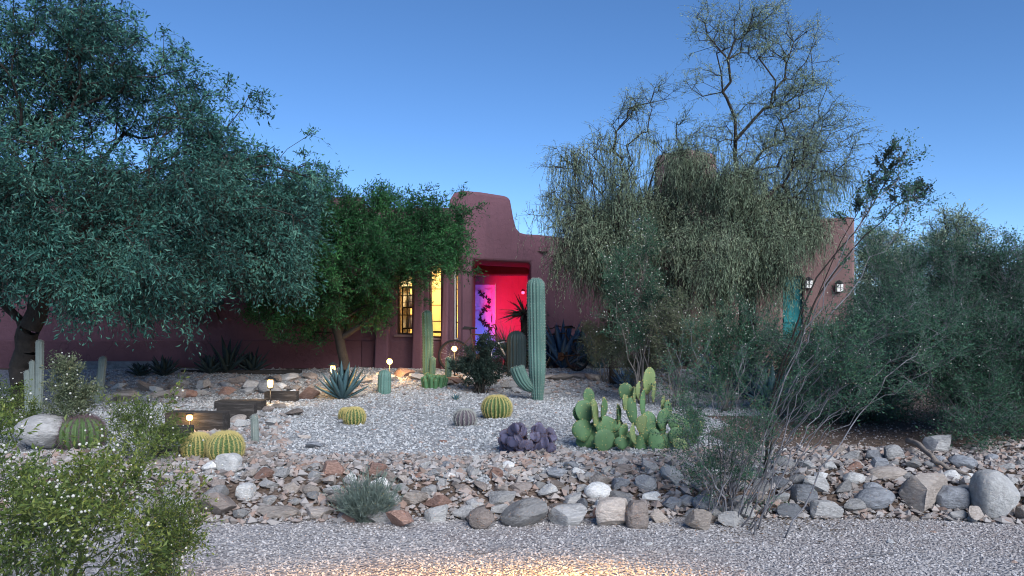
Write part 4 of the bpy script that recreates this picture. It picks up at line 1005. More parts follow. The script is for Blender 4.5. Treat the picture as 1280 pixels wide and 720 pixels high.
# agaves and rosettes
def agave(name, label, b, n, L, Wd, mat, group='agaves and yuccas', cat='agave', t0=.12, t1=1.25, curve=.25, thick=.16, stalk=None):
    t = thing(name, label, cat, b, group); mb = MB(); ns = 9
    for q in range(n):
        f = (q + .5) / n; a = q * 2.39996 + rng.normal() * .12; tilt = t0 + (t1 - t0) * f ** .8 + rng.normal() * .06
        l = L * rng.uniform(.82, 1.08) * (1 - .18 * abs(f - .4)); s = np.linspace(0, 1, ns)
        ca, sa = math.cos(a), math.sin(a)
        bend = tilt + curve * (s - .3) * rng.uniform(.4, 1.4)
        rad_ = np.concatenate([[0], np.cumsum(np.sin((bend[1:] + bend[:-1]) / 2) * l / (ns - 1))]) + .02; hgt = np.concatenate([[0], np.cumsum(np.cos((bend[1:] + bend[:-1]) / 2) * l / (ns - 1))])
        wd = Wd * np.interp(s, [0, .25, .55, .8, .95, 1], [.72, .85, 1, .6, .16, .02]) * rng.uniform(.85, 1.1)
        c = np.stack([rad_ * ca, rad_ * sa, hgt], -1); sd = np.array([-sa, ca, 0]); up_ = np.stack([-np.cos(bend) * ca, -np.cos(bend) * sa, np.sin(bend)], -1)
        ring = np.stack([c - sd * wd[:, None] / 2 + up_ * wd[:, None] * thick, c + up_ * wd[:, None] * .02, c + sd * wd[:, None] / 2 + up_ * wd[:, None] * thick, c - up_ * wd[:, None] * thick * .9], 1) + np.array(b)
        i = np.arange(ns - 1)[:, None] * 4; j = np.arange(4)[None]; j2 = (j + 1) % 4
        mb.add(ring.reshape(-1, 3), np.stack([i + j, i + j2, i + 4 + j2, i + 4 + j], -1).reshape(-1, 4))
    obj('rosette', mb, M[mat], t)
    return t
b = ground(428, 499); k = b.y / F
agave('agave', 'blue green agave with broad pointed leaves in front of the lantern', b, 34, 49 * k, 8.5 * k, 'agave_blue', t1=1.12, curve=-.15)
b = ground(785, 486); k = b.y / F
agave('agave', 'small deep blue agave behind the green prickly pear', b, 26, 33 * k, 7 * k, 'agave_deep', t1=1.2, curve=-.1)
b = ground(700, 530 - 8)
b = ground(602 + 100, 534 - 85)
for px, d, h, lab, mt in ((704, 16.7, 64, 'tall blue agave behind the second bicycle', 'agave_deep'), (728, 16.9, 54, 'blue agave nearest the pale round bush', 'agave_blue'), (690, 17.0, 52, 'blue agave just right of the saguaro', 'agave_deep'), (748, 16.6, 40, 'pale agave half hidden by the round bush', 'agave_blue'),
                          (905, 13.8, 70, 'broad dark agave under the tallest tree', 'agave_deep'), (935, 12.8, 78, 'large dark agave behind the leaning creosote stems', 'agave_deep'), (965, 11.6, 60, 'dusky agave with wide leaves behind the bare stems', 'agave_blue'), (838, 16.0, 28, 'small agave by the dark opening of the right wing', 'agave_blue')):
    b = gz(px, d); k = d / F; agave('agave', lab, b, 28, h * k, 9.5 * k, mt, t1=1.0, curve=.1)
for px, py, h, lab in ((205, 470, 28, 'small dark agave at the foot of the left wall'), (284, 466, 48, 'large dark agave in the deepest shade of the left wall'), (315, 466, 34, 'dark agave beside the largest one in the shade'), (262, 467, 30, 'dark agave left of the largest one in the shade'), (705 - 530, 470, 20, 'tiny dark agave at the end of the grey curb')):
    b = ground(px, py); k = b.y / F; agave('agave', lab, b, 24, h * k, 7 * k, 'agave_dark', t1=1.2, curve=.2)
b = ground(570, 500); k = b.y / F
agave('agave', 'tiny grey green agave alone on the gravel', b, 12, 9 * k, 2.6 * k, 'agave_blue', t1=1.2, curve=0)
def sotol(label, px, d, zc, n, L, Wd, mat='yucca_green', trunk_h=0.0, name='sotol'):
    b = gz(px, d); c = np.array(b) + [0, 0, trunk_h]; t = thing(name, label, 'yucca', b, 'agaves and yuccas')
    v = nrm(rng.normal(size=(n, 3))); v[:, 2] = np.abs(v[:, 2]) * .95 - (.25 if trunk_h else 0); v = nrm(v)
    mb = MB(); l = L * rng.uniform(.75, 1.1, n)
    mid_ = c + v * l[:, None] * .5; tip_ = c + v * l[:, None]; tip_[:, 2] -= l * .12
    sd = nrm(np.cross(v, rng.normal(size=(n, 3)))) * Wd / 2
    vv = np.stack([c + v * .04 - sd, c + v * .04 + sd, mid_ + sd * .9, mid_ - sd * .9, tip_ + sd * .1, tip_ - sd * .1], 1)
    f = (np.array([[0, 1, 2, 3], [3, 2, 4, 5]])[None] + (np.arange(n) * 6)[:, None, None]).reshape(-1, 4); mb.add(vv.reshape(-1, 3), f)
    obj('rosette', mb, M[mat], t, False)
    if trunk_h: tr = MB(); tr.tube([b - Vector((0, 0, .05)), (b.x + .02, b.y, b.z + trunk_h * .5), tuple(c)], [.10, .085, .09], 9); obj('trunk', tr, M['bark'], t)
    return t
sotol('spiky dark green yucca left of the saguaro before the red wall', 634, 16.8, 0, 240, .80, .016, trunk_h=.35, name='yucca')
sotol('low grassy yucca in front of the blue door', 601, 17.2, 0, 200, .62, .013)
sotol('fan headed yucca on a short trunk beside the red lit wall', 655, 18.2, 0, 90, .62, .035, 'dark_leaf', 1.15, 'yucca')
# prickly pears: every pad placed where the photograph has it
def pads(label, rootpx, lst, mats, name='prickly_pear', d0=None):
    b = ground(*rootpx) if d0 is None else gz(rootpx[0], d0)
    t = thing(name, label, 'cactus', b, GC); D0 = b.y
    for (px, py, wpx, hpx, rot, face, dd, mt) in lst:
        k = (D0 + dd) / F; c = W(px, py, D0 + dd); a = wpx * k * .54; h = hpx * k * .54
        nu, nv = 18, 10; v = []
        for i in range(nv + 1):
            th = -np.pi / 2 + np.pi * i / nv
            for j in range(nu):
                p_ = 2 * np.pi * j / nu
                x = math.cos(th) * math.cos(p_); y = math.cos(th) * math.sin(p_); z_ = math.sin(th)
                # pad lies in x-z; widest above the middle, narrow foot
                w0 = a / max(.28, abs(math.cos(face)) + .10)
                x2 = x * w0 * (1.0 + .18 * z_ - .10 * (z_ < -.6)); y2 = y * .022 * (1 + .2 * rng.normal() * 0) * min(1.3, max(.6, wpx / 22)); z2 = z_ * h
                v.append((x2, y2 + .02 * math.sin(x * 2 + px), z2))
        v = np.array(v)
        cf, sf = math.cos(face), math.sin(face); v = np.c_[v[:, 0] * cf - v[:, 1] * sf, v[:, 0] * sf + v[:, 1] * cf, v[:, 2]]
        cr_, sr_ = math.cos(rot), math.sin(rot); v = np.c_[v[:, 0] * cr_ + v[:, 2] * sr_, v[:, 1], -v[:, 0] * sr_ + v[:, 2] * cr_]
        i = np.arange(nv)[:, None] * nu; j = np.arange(nu)[None]; j2 = (j + 1) % nu
        mb = MB(); mb.add(v + np.array(c), np.stack([i + j, i + j2, i + nu + j2, i + nu + j], -1).reshape(-1, 4))
        pd = obj('pad', mb, M[mt], t)
        sel = v[rng.integers(nu, len(v) - nu, 44)]; sp = MB(); q = np.repeat(sel, 4, 0); sp.spikes(q + np.array(c), nrm(q) * .3 + rng.normal(size=q.shape), .016, .002); obj('spines', sp, M['dark_spine' if mt == 'prickly_purple' else 'cream_spine'], pd)['kind'] = 'stuff'
    return t
G, Y = 'prickly_green', 'prickly_yellow'
pads('large green prickly pear with upright pads on the gravel', (775, 562), [
    (728, 538, 27, 26, -.3, .2, 0, G), (731, 515, 23, 28, -.25, .3, .05, G), (736, 497, 16, 22, -.05, .3, .1, G), (744, 516, 6, 32, -.1, 1.35, -.05, Y), (755, 512, 14, 28, .1, 1.1, .02, G), (721, 518, 9, 20, -.3, 1.0, .14, G), (755, 551, 28, 28, .15, .2, -.12, G), (757, 533, 26, 24, .3, .4, .05, G), (733, 551, 26, 18, -.2, .4, .1, G),
    (774, 518, 8, 24, 0, 1.0, .05, G), (769, 532, 12, 14, .1, .5, .05, G), (779, 540, 16, 20, .2, .5, -.05, G), (778, 553, 22, 16, .1, .3, -.1, G), (790, 514, 15, 34, -.15, .5, .02, G), (782, 503, 5, 18, -.05, 1.35, -.02, Y), (791, 495, 5, 22, 0, 1.3, .05, Y), (782, 490, 17, 21, -.05, .3, .12, G),
    (797, 488, 9, 22, .05, .9, .1, Y), (811, 476, 19, 32, .12, .3, .15, Y), (816, 490, 8, 24, .1, 1.1, .1, Y), (802, 530, 13, 22, .1, .6, -.12, Y), (790, 542, 6, 24, -.1, 1.3, -.15, Y), (803, 505, 9, 36, 0, 1.0, .1, G), (835, 514, 14, 26, -.1, .4, .2, G), (845, 528, 20, 20, .2, .4, .1, G), (846, 545, 22, 22, .4, .4, 0, G),
    (872, 535, 17, 26, .2, .4, -.1, Y), (866, 545, 20, 24, .3, .5, -.15, G), (852, 556, 24, 16, .3, .3, -.15, Y), (820, 552, 34, 18, 1.2, .3, -.05, G), (800, 556, 26, 14, 1.1, .4, 0, G), (829, 505, 12, 20, 0, .8, .25, Y), (862, 518, 14, 20, .1, .6, .2, G), (820, 540, 22, 26, .5, .4, .15, G),
    (745, 540, 24, 24, -.1, .3, .12, G), (765, 548, 24, 22, .2, .2, .1, G), (786, 552, 26, 22, -.1, .3, .08, G), (810, 545, 26, 24, .2, .2, .1, G), (835, 552, 26, 20, .4, .3, .05, G), (748, 556, 22, 16, .3, .2, 0, G), (812, 528, 18, 26, -.2, .4, .08, G), (829, 524, 20, 26, .2, .4, .12, G), (858, 536, 20, 24, .3, .3, .1, G), (772, 536, 20, 24, -.2, .4, .14, G)], None)
U = 'prickly_purple'
lst = [(660 + 29 * (q / 7 - 1) , 560 - (q % 2) * 4, 12, 12, .8 * (q / 7 - 1), rng.uniform(-.5, .5), rng.uniform(-.16, .16), U) for q in range(15)]
for q in range(46):
    a = rng.uniform(-1, 1); hh = rng.uniform(0, 1); px = 660 + a * 31; py = 558 - hh * 30 * (1 - .45 * abs(a)) ; lst.append((px, py, rng.uniform(9, 14), rng.uniform(10, 15), rng.normal() * .5 + a * .5, rng.uniform(-1, 1), rng.uniform(-.22, .25), U))
pads('low purple prickly pear mound on the gravel', (660, 565), lst, None)
# ------------------------------------------------------------------ stones
def stone_mesh(seed, flat=.7, round_=False, boxy=False):
    r = np.random.default_rng(seed)
    bm = bmesh.new(); bmesh.ops.create_icosphere(bm, subdivisions=4, radius=1)
    v = np.array([q.co[:] for q in bm.verts]); 
    if boxy: v /= (np.abs(v) ** 3.2).sum(1)[:, None] ** (1 / 3.2); v *= .8
    for _ in range(5 if round_ else 9 if boxy else 12):
        n = r.normal(size=3); n /= np.linalg.norm(n); d = r.uniform(.72, .95) if round_ else r.uniform(.58, .92) if boxy else r.uniform(.36, .80)
        e = v @ n - d; v -= np.where(e > 0, e * .94, 0)[:, None] * n
    from mathutils import noise
    o = r.uniform(0, 50, 3)
    dv = np.array([noise.fractal(Vector(p * 1.9 + o), .9, 2.2, 4) for p in v]); v *= (1 + dv * (.04 if round_ else .055))[:, None]
    v[:, 2] *= flat; v /= np.abs(v).max(0); v[:, 2] *= 1
    f = np.array([[q.index for q in p.verts] for p in bm.faces]); bm.free()
    mb = MB(); mb.add(v * .5, f)
    me = mb.mesh('stone', True)
    if not round_: me.set_sharp_from_angle(angle=R(24))
    return me
BASES = [stone_mesh(100 + i) for i in range(12)]; BOXY = [stone_mesh(300 + i, 1, boxy=True) for i in range(4)]; ROUND = [stone_mesh(200 + i, round_=True) for i in range(5)]
STONES = {}
def stone_variant(i, mat, rounded=False):
    key = (i, mat, rounded)
    if key not in STONES:
        me = (BOXY[i % 4] if i >= 100 else ROUND[i % 5] if rounded else BASES[i % 12]).copy(); me.materials.append(M[mat]); STONES[key] = me
    return STONES[key]
rocks = []
def rock(c, size, mat, label=None, group=None, rounded=False, rz=None, tilt=.2, name='stone', idx=None, meta=None):
    me = stone_variant(int(rng.integers(0, 12)) if idx is None else idx, mat, rounded)
    o = bpy.data.objects.new(name, me); C.objects.link(o)
    o.location = c; o.scale = size
    o.rotation_euler = (rng.normal() * tilt, rng.normal() * tilt, rng.uniform(0, 6.28) if rz is None else rz)
    tag(o, label, 'boulder' if name == 'boulder' else 'rock', group)
    if meta: rocks.append((o, *meta))
    return o
BERM = 'stones of the front berm'
special = [  # px, py of the foot, width and height in photo pixels, colour, label
    (345, 650, 60, 18, 'tan_stone', 'long low pinkish tan stone at the foot of the berm, left part'), (268, 650, 52, 32, 'brown_stone', 'brownish grey stone slab at the left end of the berm foot'), (222, 647, 42, 28, 'grey_stone', 'grey stone at the very left end of the berm'),
    (400, 651, 42, 18, 'tan_stone', 'flat tan stone just left of the silver shrub'), (656, 660, 60, 32, 'grey_stone', 'biggest grey smooth boulder in the middle of the berm foot'), (601, 663, 32, 26, 'brown_stone', 'rounded brown stone left of the big grey boulder'),
    (717, 658, 56, 30, 'grey_stone', 'craggy grey stone right of the big smooth boulder'), (768, 659, 46, 34, 'tan_stone', 'pinkish tan angular stone left of the creosote foot'), (797, 662, 28, 34, 'brown_stone', 'tall grey brown stone leaning on the pinkish tan one'),
    (415, 597, 28, 19, 'rust_stone', 'rust brown block on the berm crest'), (330, 603, 23, 17, 'rust_stone', 'rust wedge stone on the left berm slope'), (548, 640, 40, 20, 'rust_stone', 'reddish slab under a small grey block right of the silver shrub'), (536, 622, 18, 14, 'grey_stone', 'small grey cube stone on the reddish slab'),
    (500, 662, 36, 24, 'rust_stone', 'orange brown stone at the right foot of the silver shrub'), (435, 655, 28, 14, 'rust_stone', 'orange brown stone at the left foot of the silver shrub'), (283, 592, 30, 24, 'pale_stone', 'white block on the crest below the golden barrel pair'), (305, 628, 24, 22, 'pale_stone', 'pale upright stone in the left berm slope'), (262, 592, 20, 14, 'pale_stone', 'small white stone left of the white block'),
    (470, 598, 30, 20, 'rust_stone', 'pinkish stone on the crest behind the silver shrub'), (720, 598, 22, 12, 'pale_stone', 'pale flat stone highest on the middle crest'), (655, 618, 34, 16, 'brown_stone', 'long brown stone lying above the big grey boulder'), (875, 665, 36, 24, 'tan_stone', 'pinkish pointed stone at the foot of the leaning creosote'), (915, 660, 34, 20, 'grey_stone', 'grey slab between the creosote stems'),
    (990, 650, 36, 20, 'slate_stone', 'blue grey pointed stone right of the leaning creosote'), (1034, 650, 42, 22, 'grey_stone', 'low grey block right of the blue grey pointed stone'), (1008, 632, 30, 24, 'slate_stone', 'dark blue grey block in the second row of the right berm'), (1070, 645, 32, 20, 'grey_stone', 'grey fractured stone in the foot of the right berm'), (1097, 639, 50, 26, 'slate_stone', 'large smooth blue grey stone of the right berm foot'),
    (1070, 607, 27, 15, 'pale_stone', 'smooth oval lavender grey cobble of the right berm'), (1112, 602, 46, 17, 'tan_stone', 'long rounded pinkish grey cobble of the right berm'), (1160, 639, 72, 46, 'tan_stone', 'largest tan boulder with a dark split face at the right'), (1194, 638, 40, 28, 'slate_stone', 'blue grey block leaning on the largest tan boulder'), (1252, 651, 48, 60, 'pale_stone', 'tall upright pale boulder at the right end'),
    (1224, 656, 25, 22, 'tan_stone', 'small round tan stone left of the tall pale boulder'), (1197, 652, 28, 14, 'grey_stone', 'low grey stone before the leaning blue grey block'), (1216, 622, 38, 14, 'grey_stone', 'flat grey slab slanting behind the small round stone'), (1282, 655, 18, 26, 'tan_stone', 'tan stone cut by the right edge of the photo'), (1215, 606, 26, 12, 'pale_stone', 'flat white stone left of the tall pale boulder'),
    (1180, 568, 34, 26, 'grey_stone', 'lumpy grey stone in the bare soil under the dark creosote'), (1207, 588, 32, 18, 'slate_stone', 'rounded grey stone alone on the bare soil'), (1095, 578, 26, 16, 'slate_stone', 'dark blue grey stone on top of the right berm'), (1120, 578, 26, 20, 'grey_stone', 'grey upright stone on top of the right berm'), (1068, 578, 30, 14, 'grey_stone', 'pale grey rubble stone at the back of the right berm'), (1050, 570, 22, 14, 'tan_stone', 'little tan stone back of the right berm'),
    (1138, 605, 26, 14, 'grey_stone', 'grey flat stone above the largest tan boulder'), (1105, 655 - 20, 20, 14, 'tan_stone', 'tan chip between the right berm stones'), (885, 560 + 96, 22, 14, 'brown_stone', 'brown stone tucked under the creosote stems'), (824, 655, 28, 16, 'tan_stone', 'flat tan stone right of the tall grey brown one'), (840, 640, 26, 16, 'slate_stone', 'bluish slab above the flat tan stone'), (817, 629, 30, 14, 'pale_stone', 'pale slab on the berm slope below the prickly pear'),
]
placed = []
for px, py, w_, h_, mt, lab in special:
    g = ground(px, py - 1); k = g.y / F
    sx, sz = w_ * k, h_ * k; sy = (sx + sz) / 2 * rng.uniform(.85, 1.1)
    big = sx * sz > .055
    bx = any(q in lab.split()[:4] for q in ('block', 'tall', 'cube', 'upright', 'angular'))
    rock((g.x, g.y + sy * .28, g.z + sz * .42), (sx * 1.08, sy, sz * 1.12), mt, lab, BERM, idx=100 + int(rng.integers(0, 4)) if bx else None, rounded=any(q in lab.split()[:3] for q in ('oval', 'rounded', 'smooth')), rz=rng.normal() * .15 + (3.14 if rng.uniform() < .5 else 0), tilt=.08, name='boulder' if big else 'stone')
    placed.append((g.x, g.y + sy * .2, max(sx, sy) * .5))
g = ground(45, 565); k = g.y / F
rock((g.x, g.y + .2, g.z + .18), (76 * k, .62, 46 * k), 'grey_stone', 'large whitish boulder at the left edge behind the near creosote', None, rz=.2, tilt=.05, name='boulder', rounded=True, idx=1)
COLS = ['grey_stone', 'tan_stone', 'rust_stone', 'pale_stone', 'slate_stone', 'brown_stone']
CN = {'grey_stone': 'grey', 'tan_stone': 'tan', 'rust_stone': 'rust brown', 'pale_stone': 'pale', 'slate_stone': 'blue grey', 'brown_stone': 'brown'}
def near(x, y, r): return any((x - a) ** 2 + (y - b) ** 2 < (r * .8 + q * .62) ** 2 for a, b, q in placed)
def front(x): return 6.25 + .10 * math.sin(x * .9 + .4) + .05 * math.sin(x * 2.3)
def where(px):
    for lim, nm in ((262, 'left end'), (330, 'golden barrel pair'), (418, 'long tan stone'), (500, 'silver shrub'), (590, 'rust slab'), (690, 'purple prickly pear'), (790, 'green prickly pear'), (870, 'creosote foot'), (960, 'leaning creosote'), (1060, 'lavender cobble'), (1150, 'largest tan boulder'), (1400, 'right end')):
        if px < lim: return nm
rows = [(.02, .09, .16, .25), (.15, .09, .14, .22), (.30, .09, .12, .20), (.46, .10, .11, .18), (.64, .10, .09, .16), (.86, .12, .07, .13), (1.1, .16, .06, .11)]
RN = ['foot', 'lower slope', 'middle slope', 'upper slope', 'crest', 'crest', 'crest']
budget = 182; spare = []
cands = []
for ri, (off, jit, s0, s1) in enumerate(rows):
    x = -3.75
    while x < 5.0:
        s = 1.28 * (s0 + (s1 - s0) * rng.uniform() ** 1.5)
        xx = x + s * .5; extra = 1.25 if xx > 2.4 else 1
        y = front(xx) + .03 + off * extra + rng.normal() * jit * .35
        x += s * rng.uniform(.85, 1.25) * (1.3 if ri > 4 else 1)
        cands.append((xx, y, s, ri))
cands = [c for c in cands if not near(c[0], c[1], c[2] * .5)]
while len(cands) > budget: spare.append(cands.pop(int(np.argmin([c[2] + rng.uniform(0, .05) for c in cands]))))
for xx, y, s, ri in cands:
    right = xx > 2.3
    mt = COLS[rng.choice(6, p=[.40, .12, .03, .12, .28, .05] if right else [.36, .24, .08, .11, .08, .13])]
    sx, sy, sz = s * rng.uniform(.9, 1.15), s * rng.uniform(.6, .9), s * rng.uniform(.42, .72)
    o = rock((xx, y, tz(xx, y) + sz * .30), (sx, sy, sz), mt, None, BERM, rounded=rng.uniform() < .10, tilt=.22, rz=rng.normal() * .5)
    px = 640 + F * xx / y
    rocks.append((o, px, CN[mt], 'broad' if s > .19 else 'small' if s < .125 else 'medium', RN[ri], where(px), 'berm'))
# stone rows and piles farther back, along lines of the photograph
def stone_line(pts, step, s0, s1, wob, place, group, ps, flat=(.4, .65)):
    p = np.array(pts, float); L = np.linalg.norm(np.diff(p, axis=0), axis=1); tot = L.sum(); s = 0
    while s < tot:
        i = int(np.searchsorted(np.cumsum(L), s)); i = min(i, len(L) - 1); f = (s - (np.cumsum(L)[i] - L[i])) / L[i]
        q = p[i] * (1 - f) + p[i + 1] * f + rng.normal(size=2) * [wob, wob * .35]
        g = ground(*q); k = g.y / F; w_ = (s0 + (s1 - s0) * rng.uniform() ** 1.4)
        mt = COLS[rng.choice(6, p=ps)]; sx = w_ * k; sz = sx * rng.uniform(*flat)
        o = rock((g.x, g.y, g.z + sz * .3), (sx, sx * rng.uniform(.6, .9), sz), mt, None, group, rounded=rng.uniform() < .2, tilt=.2, rz=rng.normal() * .5)
        rocks.append((o, q[0], CN[mt], 'broad' if w_ > .65 * s1 + .35 * s0 else 'small' if w_ < .25 * s1 + .75 * s0 else 'medium', '', place, 'line'))
        s += 1.2 * step * rng.uniform(.75, 1.25)
pw = [.28, .22, .16, .12, .06, .16]
stone_line([(132, 502), (170, 500), (215, 497), (265, 492)], 17, 18, 36, 4, 'the stone row before the shaded wall', 'stones before the shaded wall', pw)
stone_line([(150, 488), (300, 482), (420, 474)], 21, 12, 26, 8, 'the rubble strip under the shaded wall', 'stones before the shaded wall', pw)
stone_line([(285, 492), (330, 486), (372, 486), (402, 490)], 11, 16, 32, 6, 'the stone heap around the lantern', 'stones around the lantern', [.2, .25, .27, .1, .03, .15])
stone_line([(345, 500), (375, 497), (398, 500)], 15, 20, 34, 5, 'the stone heap right of the lantern', 'stones around the lantern', [.2, .25, .27, .1, .03, .15])
stone_line([(268, 545), (290, 530), (325, 520), (352, 512)], 13, 16, 30, 6, 'the stones beside the timber steps', 'stones beside the timber steps', [.22, .2, .22, .22, .04, .10])
stone_line([(345, 540), (355, 522), (372, 510)], 13, 14, 26, 6, 'the stones edging the gravel by the steps', 'stones beside the timber steps', pw)
stone_line([(205, 582), (225, 568), (222, 556)], 13, 14, 24, 5, 'the stones left of the golden barrel pair', 'stones beside the timber steps', pw)
stone_line([(438, 482), (470, 474), (505, 471), (530, 474)], 15, 16, 34, 4, 'the stones behind the round lamps', 'stones along the house bed', pw, (.3, .5))
stone_line([(560, 482), (590, 476), (620, 482), (655, 484)], 16, 14, 32, 4, 'the flat stones around the dark shrub', 'stones along the house bed', pw, (.25, .45))
stone_line([(690, 472), (725, 474), (762, 474), (795, 470)], 14, 16, 38, 4, 'the flagstones under the second bicycle', 'stones along the house bed', pw, (.22, .4))
stone_line([(735, 460), (770, 456), (800, 460)], 17, 20, 38, 3, 'the upper flagstones right of the second bicycle', 'stones along the house bed', pw, (.22, .4))
stone_line([(845, 450), (890, 455), (905, 480), (870, 490)], 18, 16, 38, 5, 'the stones under the tallest tree', 'stones along the house bed', pw, (.3, .5))
stone_line([(640, 492), (690, 490), (720, 492)], 14, 8, 18, 6, 'the rubble around the saguaro foot', 'stones along the house bed', pw, (.3, .5))
for px, py, w_, mt, lab in ((640 - 85, 553, 12, 'rust_stone', 'thin rust chip lying alone on the middle gravel'), (390, 560, 30, 'slate_stone', 'flat dark stone on the gravel right of the golden barrel pair'), (380, 548, 18, 'tan_stone', 'upright tan chip behind the flat dark stone'), (812, 682, 14, 'pale_stone', 'thin white chip on the road before the creosote'), (1112, 679, 16, 'pale_stone', 'white chip alone on the right of the road'), (1140, 651, 22, 'tan_stone', 'flat tan chip on the road below the largest tan boulder')):
    g = ground(px, py); k = g.y / F; rock((g.x, g.y, g.z + w_ * k * .12), (w_ * k, w_ * k * .7, w_ * k * .35), mt, lab, 'loose stones on the gravel', tilt=.1)
# labels that single the stones out: look first, then order along the row when several look the same
ORD = ['first', 'second', 'third', 'fourth', 'fifth', 'sixth', 'seventh', 'eighth', 'ninth', 'tenth', 'eleventh', 'twelfth']
fam = {}
for r_ in rocks:
    o, px, col_, size, row, place, kind = r_
    key = f'{size} {col_} stone, berm {row} by the {place}' if kind == 'berm' else f'{size} {col_} stone in {place}'
    key = key.replace('by the left end', 'at its left end').replace('by the right end', 'at its right end').replace('by the stretch', 'in the stretch').replace('by the open', 'in the open')
    fam.setdefault(key, []).append((px, o))
for key, lst in fam.items():
    lst.sort(key=lambda q: q[0])
    for i, (px, o) in enumerate(lst):
        o['label'] = key if len(lst) == 1 else f'{ORD[min(i, 11)]} from left, {key}'
# rubble between the stones
def rub_mask(x, y): f = 6.25 + .10 * np.sin(x * .9 + .4); return (x > -6.2) & (y > f + .02) & (y < f + 1.55 + .4 * (x > 2.3) + .15 * np.sin(x * 4))
mb = MB(); mb.grains([(a, b, tz(a, b) + c * .15) for a, b, c, _ in spare], [c * .46 for _, _, c, _ in spare], .6)
p, s = scatter(10500, -6.3, 5.6, 6.2, 8.3, rub_mask, .02, .062); p[:, 2] += .015; mb.grains(p, s, .6)
n = 5200; q = np.stack([rng.uniform(130, 560, n), rng.normal(480, 9, n)], 1)
pts = [];
for px, py in q[:900]: g = ground(px, max(462, py)); pts.append((g.x, g.y, g.z + .01))
for px, py in np.stack([rng.uniform(560, 900, 700), rng.normal(476, 8, 700)], 1): g = ground(px, max(455, py)); pts.append((g.x, g.y, g.z + .01))
for px, py in np.stack([rng.uniform(205, 365, 500), rng.normal(545, 18, 500)], 1): g = ground(px, py); pts.append((g.x, g.y, g.z + .01))
mb.grains(np.array(pts), rng.uniform(.02, .07, len(pts)), .6)
p, s = scatter(1100, -8, 3, 7, 15, bed_mask, .018, .045); mb.grains(p, s, .6)
p, s = scatter(160, -5, 5.5, 4.2, 6.3, road_mask, .014, .03); mb.grains(p, s, .6)
tag(obj('stone_rubble', mb, M['rubble_grains'], smooth_=False), 'small broken stone filling the gaps between the berm stones', 'rubble', kind='stuff')

mb = MB(); n = 2600
x = np.concatenate([rng.uniform(-3.2, 5.4, 1300), rng.normal(1.9, .5, 500), rng.uniform(2.6, 6.5, 800)]); y = np.concatenate([front(0) - .05 + rng.exponential(.35, 1300), rng.normal(6.25, .25, 500), rng.uniform(7.4, 10.5, 800)])
a = rng.uniform(0, 6.28, n); mb.leaves(np.stack([x, y, terrain(x, y) + rng.uniform(.012, .03, n)], -1), np.stack([np.cos(a), np.sin(a), rng.normal(size=n) * .2], -1), rng.uniform(.02, .05, n), rng.uniform(.006, .015, n), up=np.tile([0, 0, 1.0], (n, 1)) + rng.normal(size=(n, 3)) * .3)
tag(obj('leaf_litter', mb, M['dry_leaf'], smooth_=False), 'brown dry leaves and twigs lying between stones and under the creosotes', 'litter', kind='stuff')

# ------------------------------------------------------------------ timber steps
def timber(px, py, wpx, h, rz, label, depth=.2, lift=0):
    g = ground(px, py); k = g.y / F
    m = MB(); m.box((0, 0, 0), (wpx * k, depth, h))
    o = obj('railway_sleeper', m, M['old_timber'], None, False, True, bevel=.012); o.location = (g.x, g.y + .1, g.z + h / 2 + lift - .02); o.rotation_euler = (0, 0, rz)
    return tag(o, label, 'timber', 'timber steps')
timber(243, 541, 76, .26, -.08, 'dark old timber behind the glowing lamp', .2)
timber(212, 556, 44, .20, .1, 'low timber left of the golden barrel pair', .2)
timber(293, 524, 46, .22, .1, 'dark timber one step above the glowing lamp', .2)
timber(298, 513, 58, .16, .02, 'grey topped timber forming the upper step', .3)
timber(205, 572, 40, .10, .1, 'lowest thin timber at the bottom of the steps', .2)
timber(350, 502, 40, .18, .05, 'short timber behind the standing lantern', .2)
timber(300, 462 + 6, 150, .10, 0, 'long low timber along the shaded wall bed', .15)

# ------------------------------------------------------------------ garden lamps
def lantern(label, px, py_foot, py_top, power, b=None, wk=16):
    g = b or ground(px, py_foot); k = g.y / F; h = (py_foot - py_top) * k
    t = thing('path_lantern', label, 'garden lamp', g, 'garden lamps')
    m = MB(); m.tube([g + Vector((0, 0, -.05)), g + Vector((0, 0, h * .55))], .011, 6); obj('stake', m, M['dark_paint'], t)
    m = MB(); m.lathe([(.001, h * .55), (.045, h * .55), (.05, h * .58), (.046, h * .60)], 12, g); obj('base', m, M['dark_paint'], t)
    m = MB(); m.lathe([(.036, h * .602), (.042, h * .7), (.042, h * .82), (.038, h * .86)], 12, g); obj('glass', m, M['lantern_glow'], t)
    m = MB()
    for a in range(4): an = a * math.pi / 2 + .4; m.tube([g + Vector((.047 * math.cos(an), .047 * math.sin(an), h * .6)), g + Vector((.047 * math.cos(an), .047 * math.sin(an), h * .87))], .004, 4)
    obj('cage', m, M['dark_paint'], t)
    m = MB(); m.lathe([(.046, h * .862), (.10, h * .875), (.085, h * .90), (.03, h * .97), (.008, h), (.001, h * 1.01)], 16, g); obj('cap', m, M['dark_paint'], t)
    lamp('lantern_light', (g.x, g.y - .11, g.z + h * .72), power, (1, .62, .25), .05)
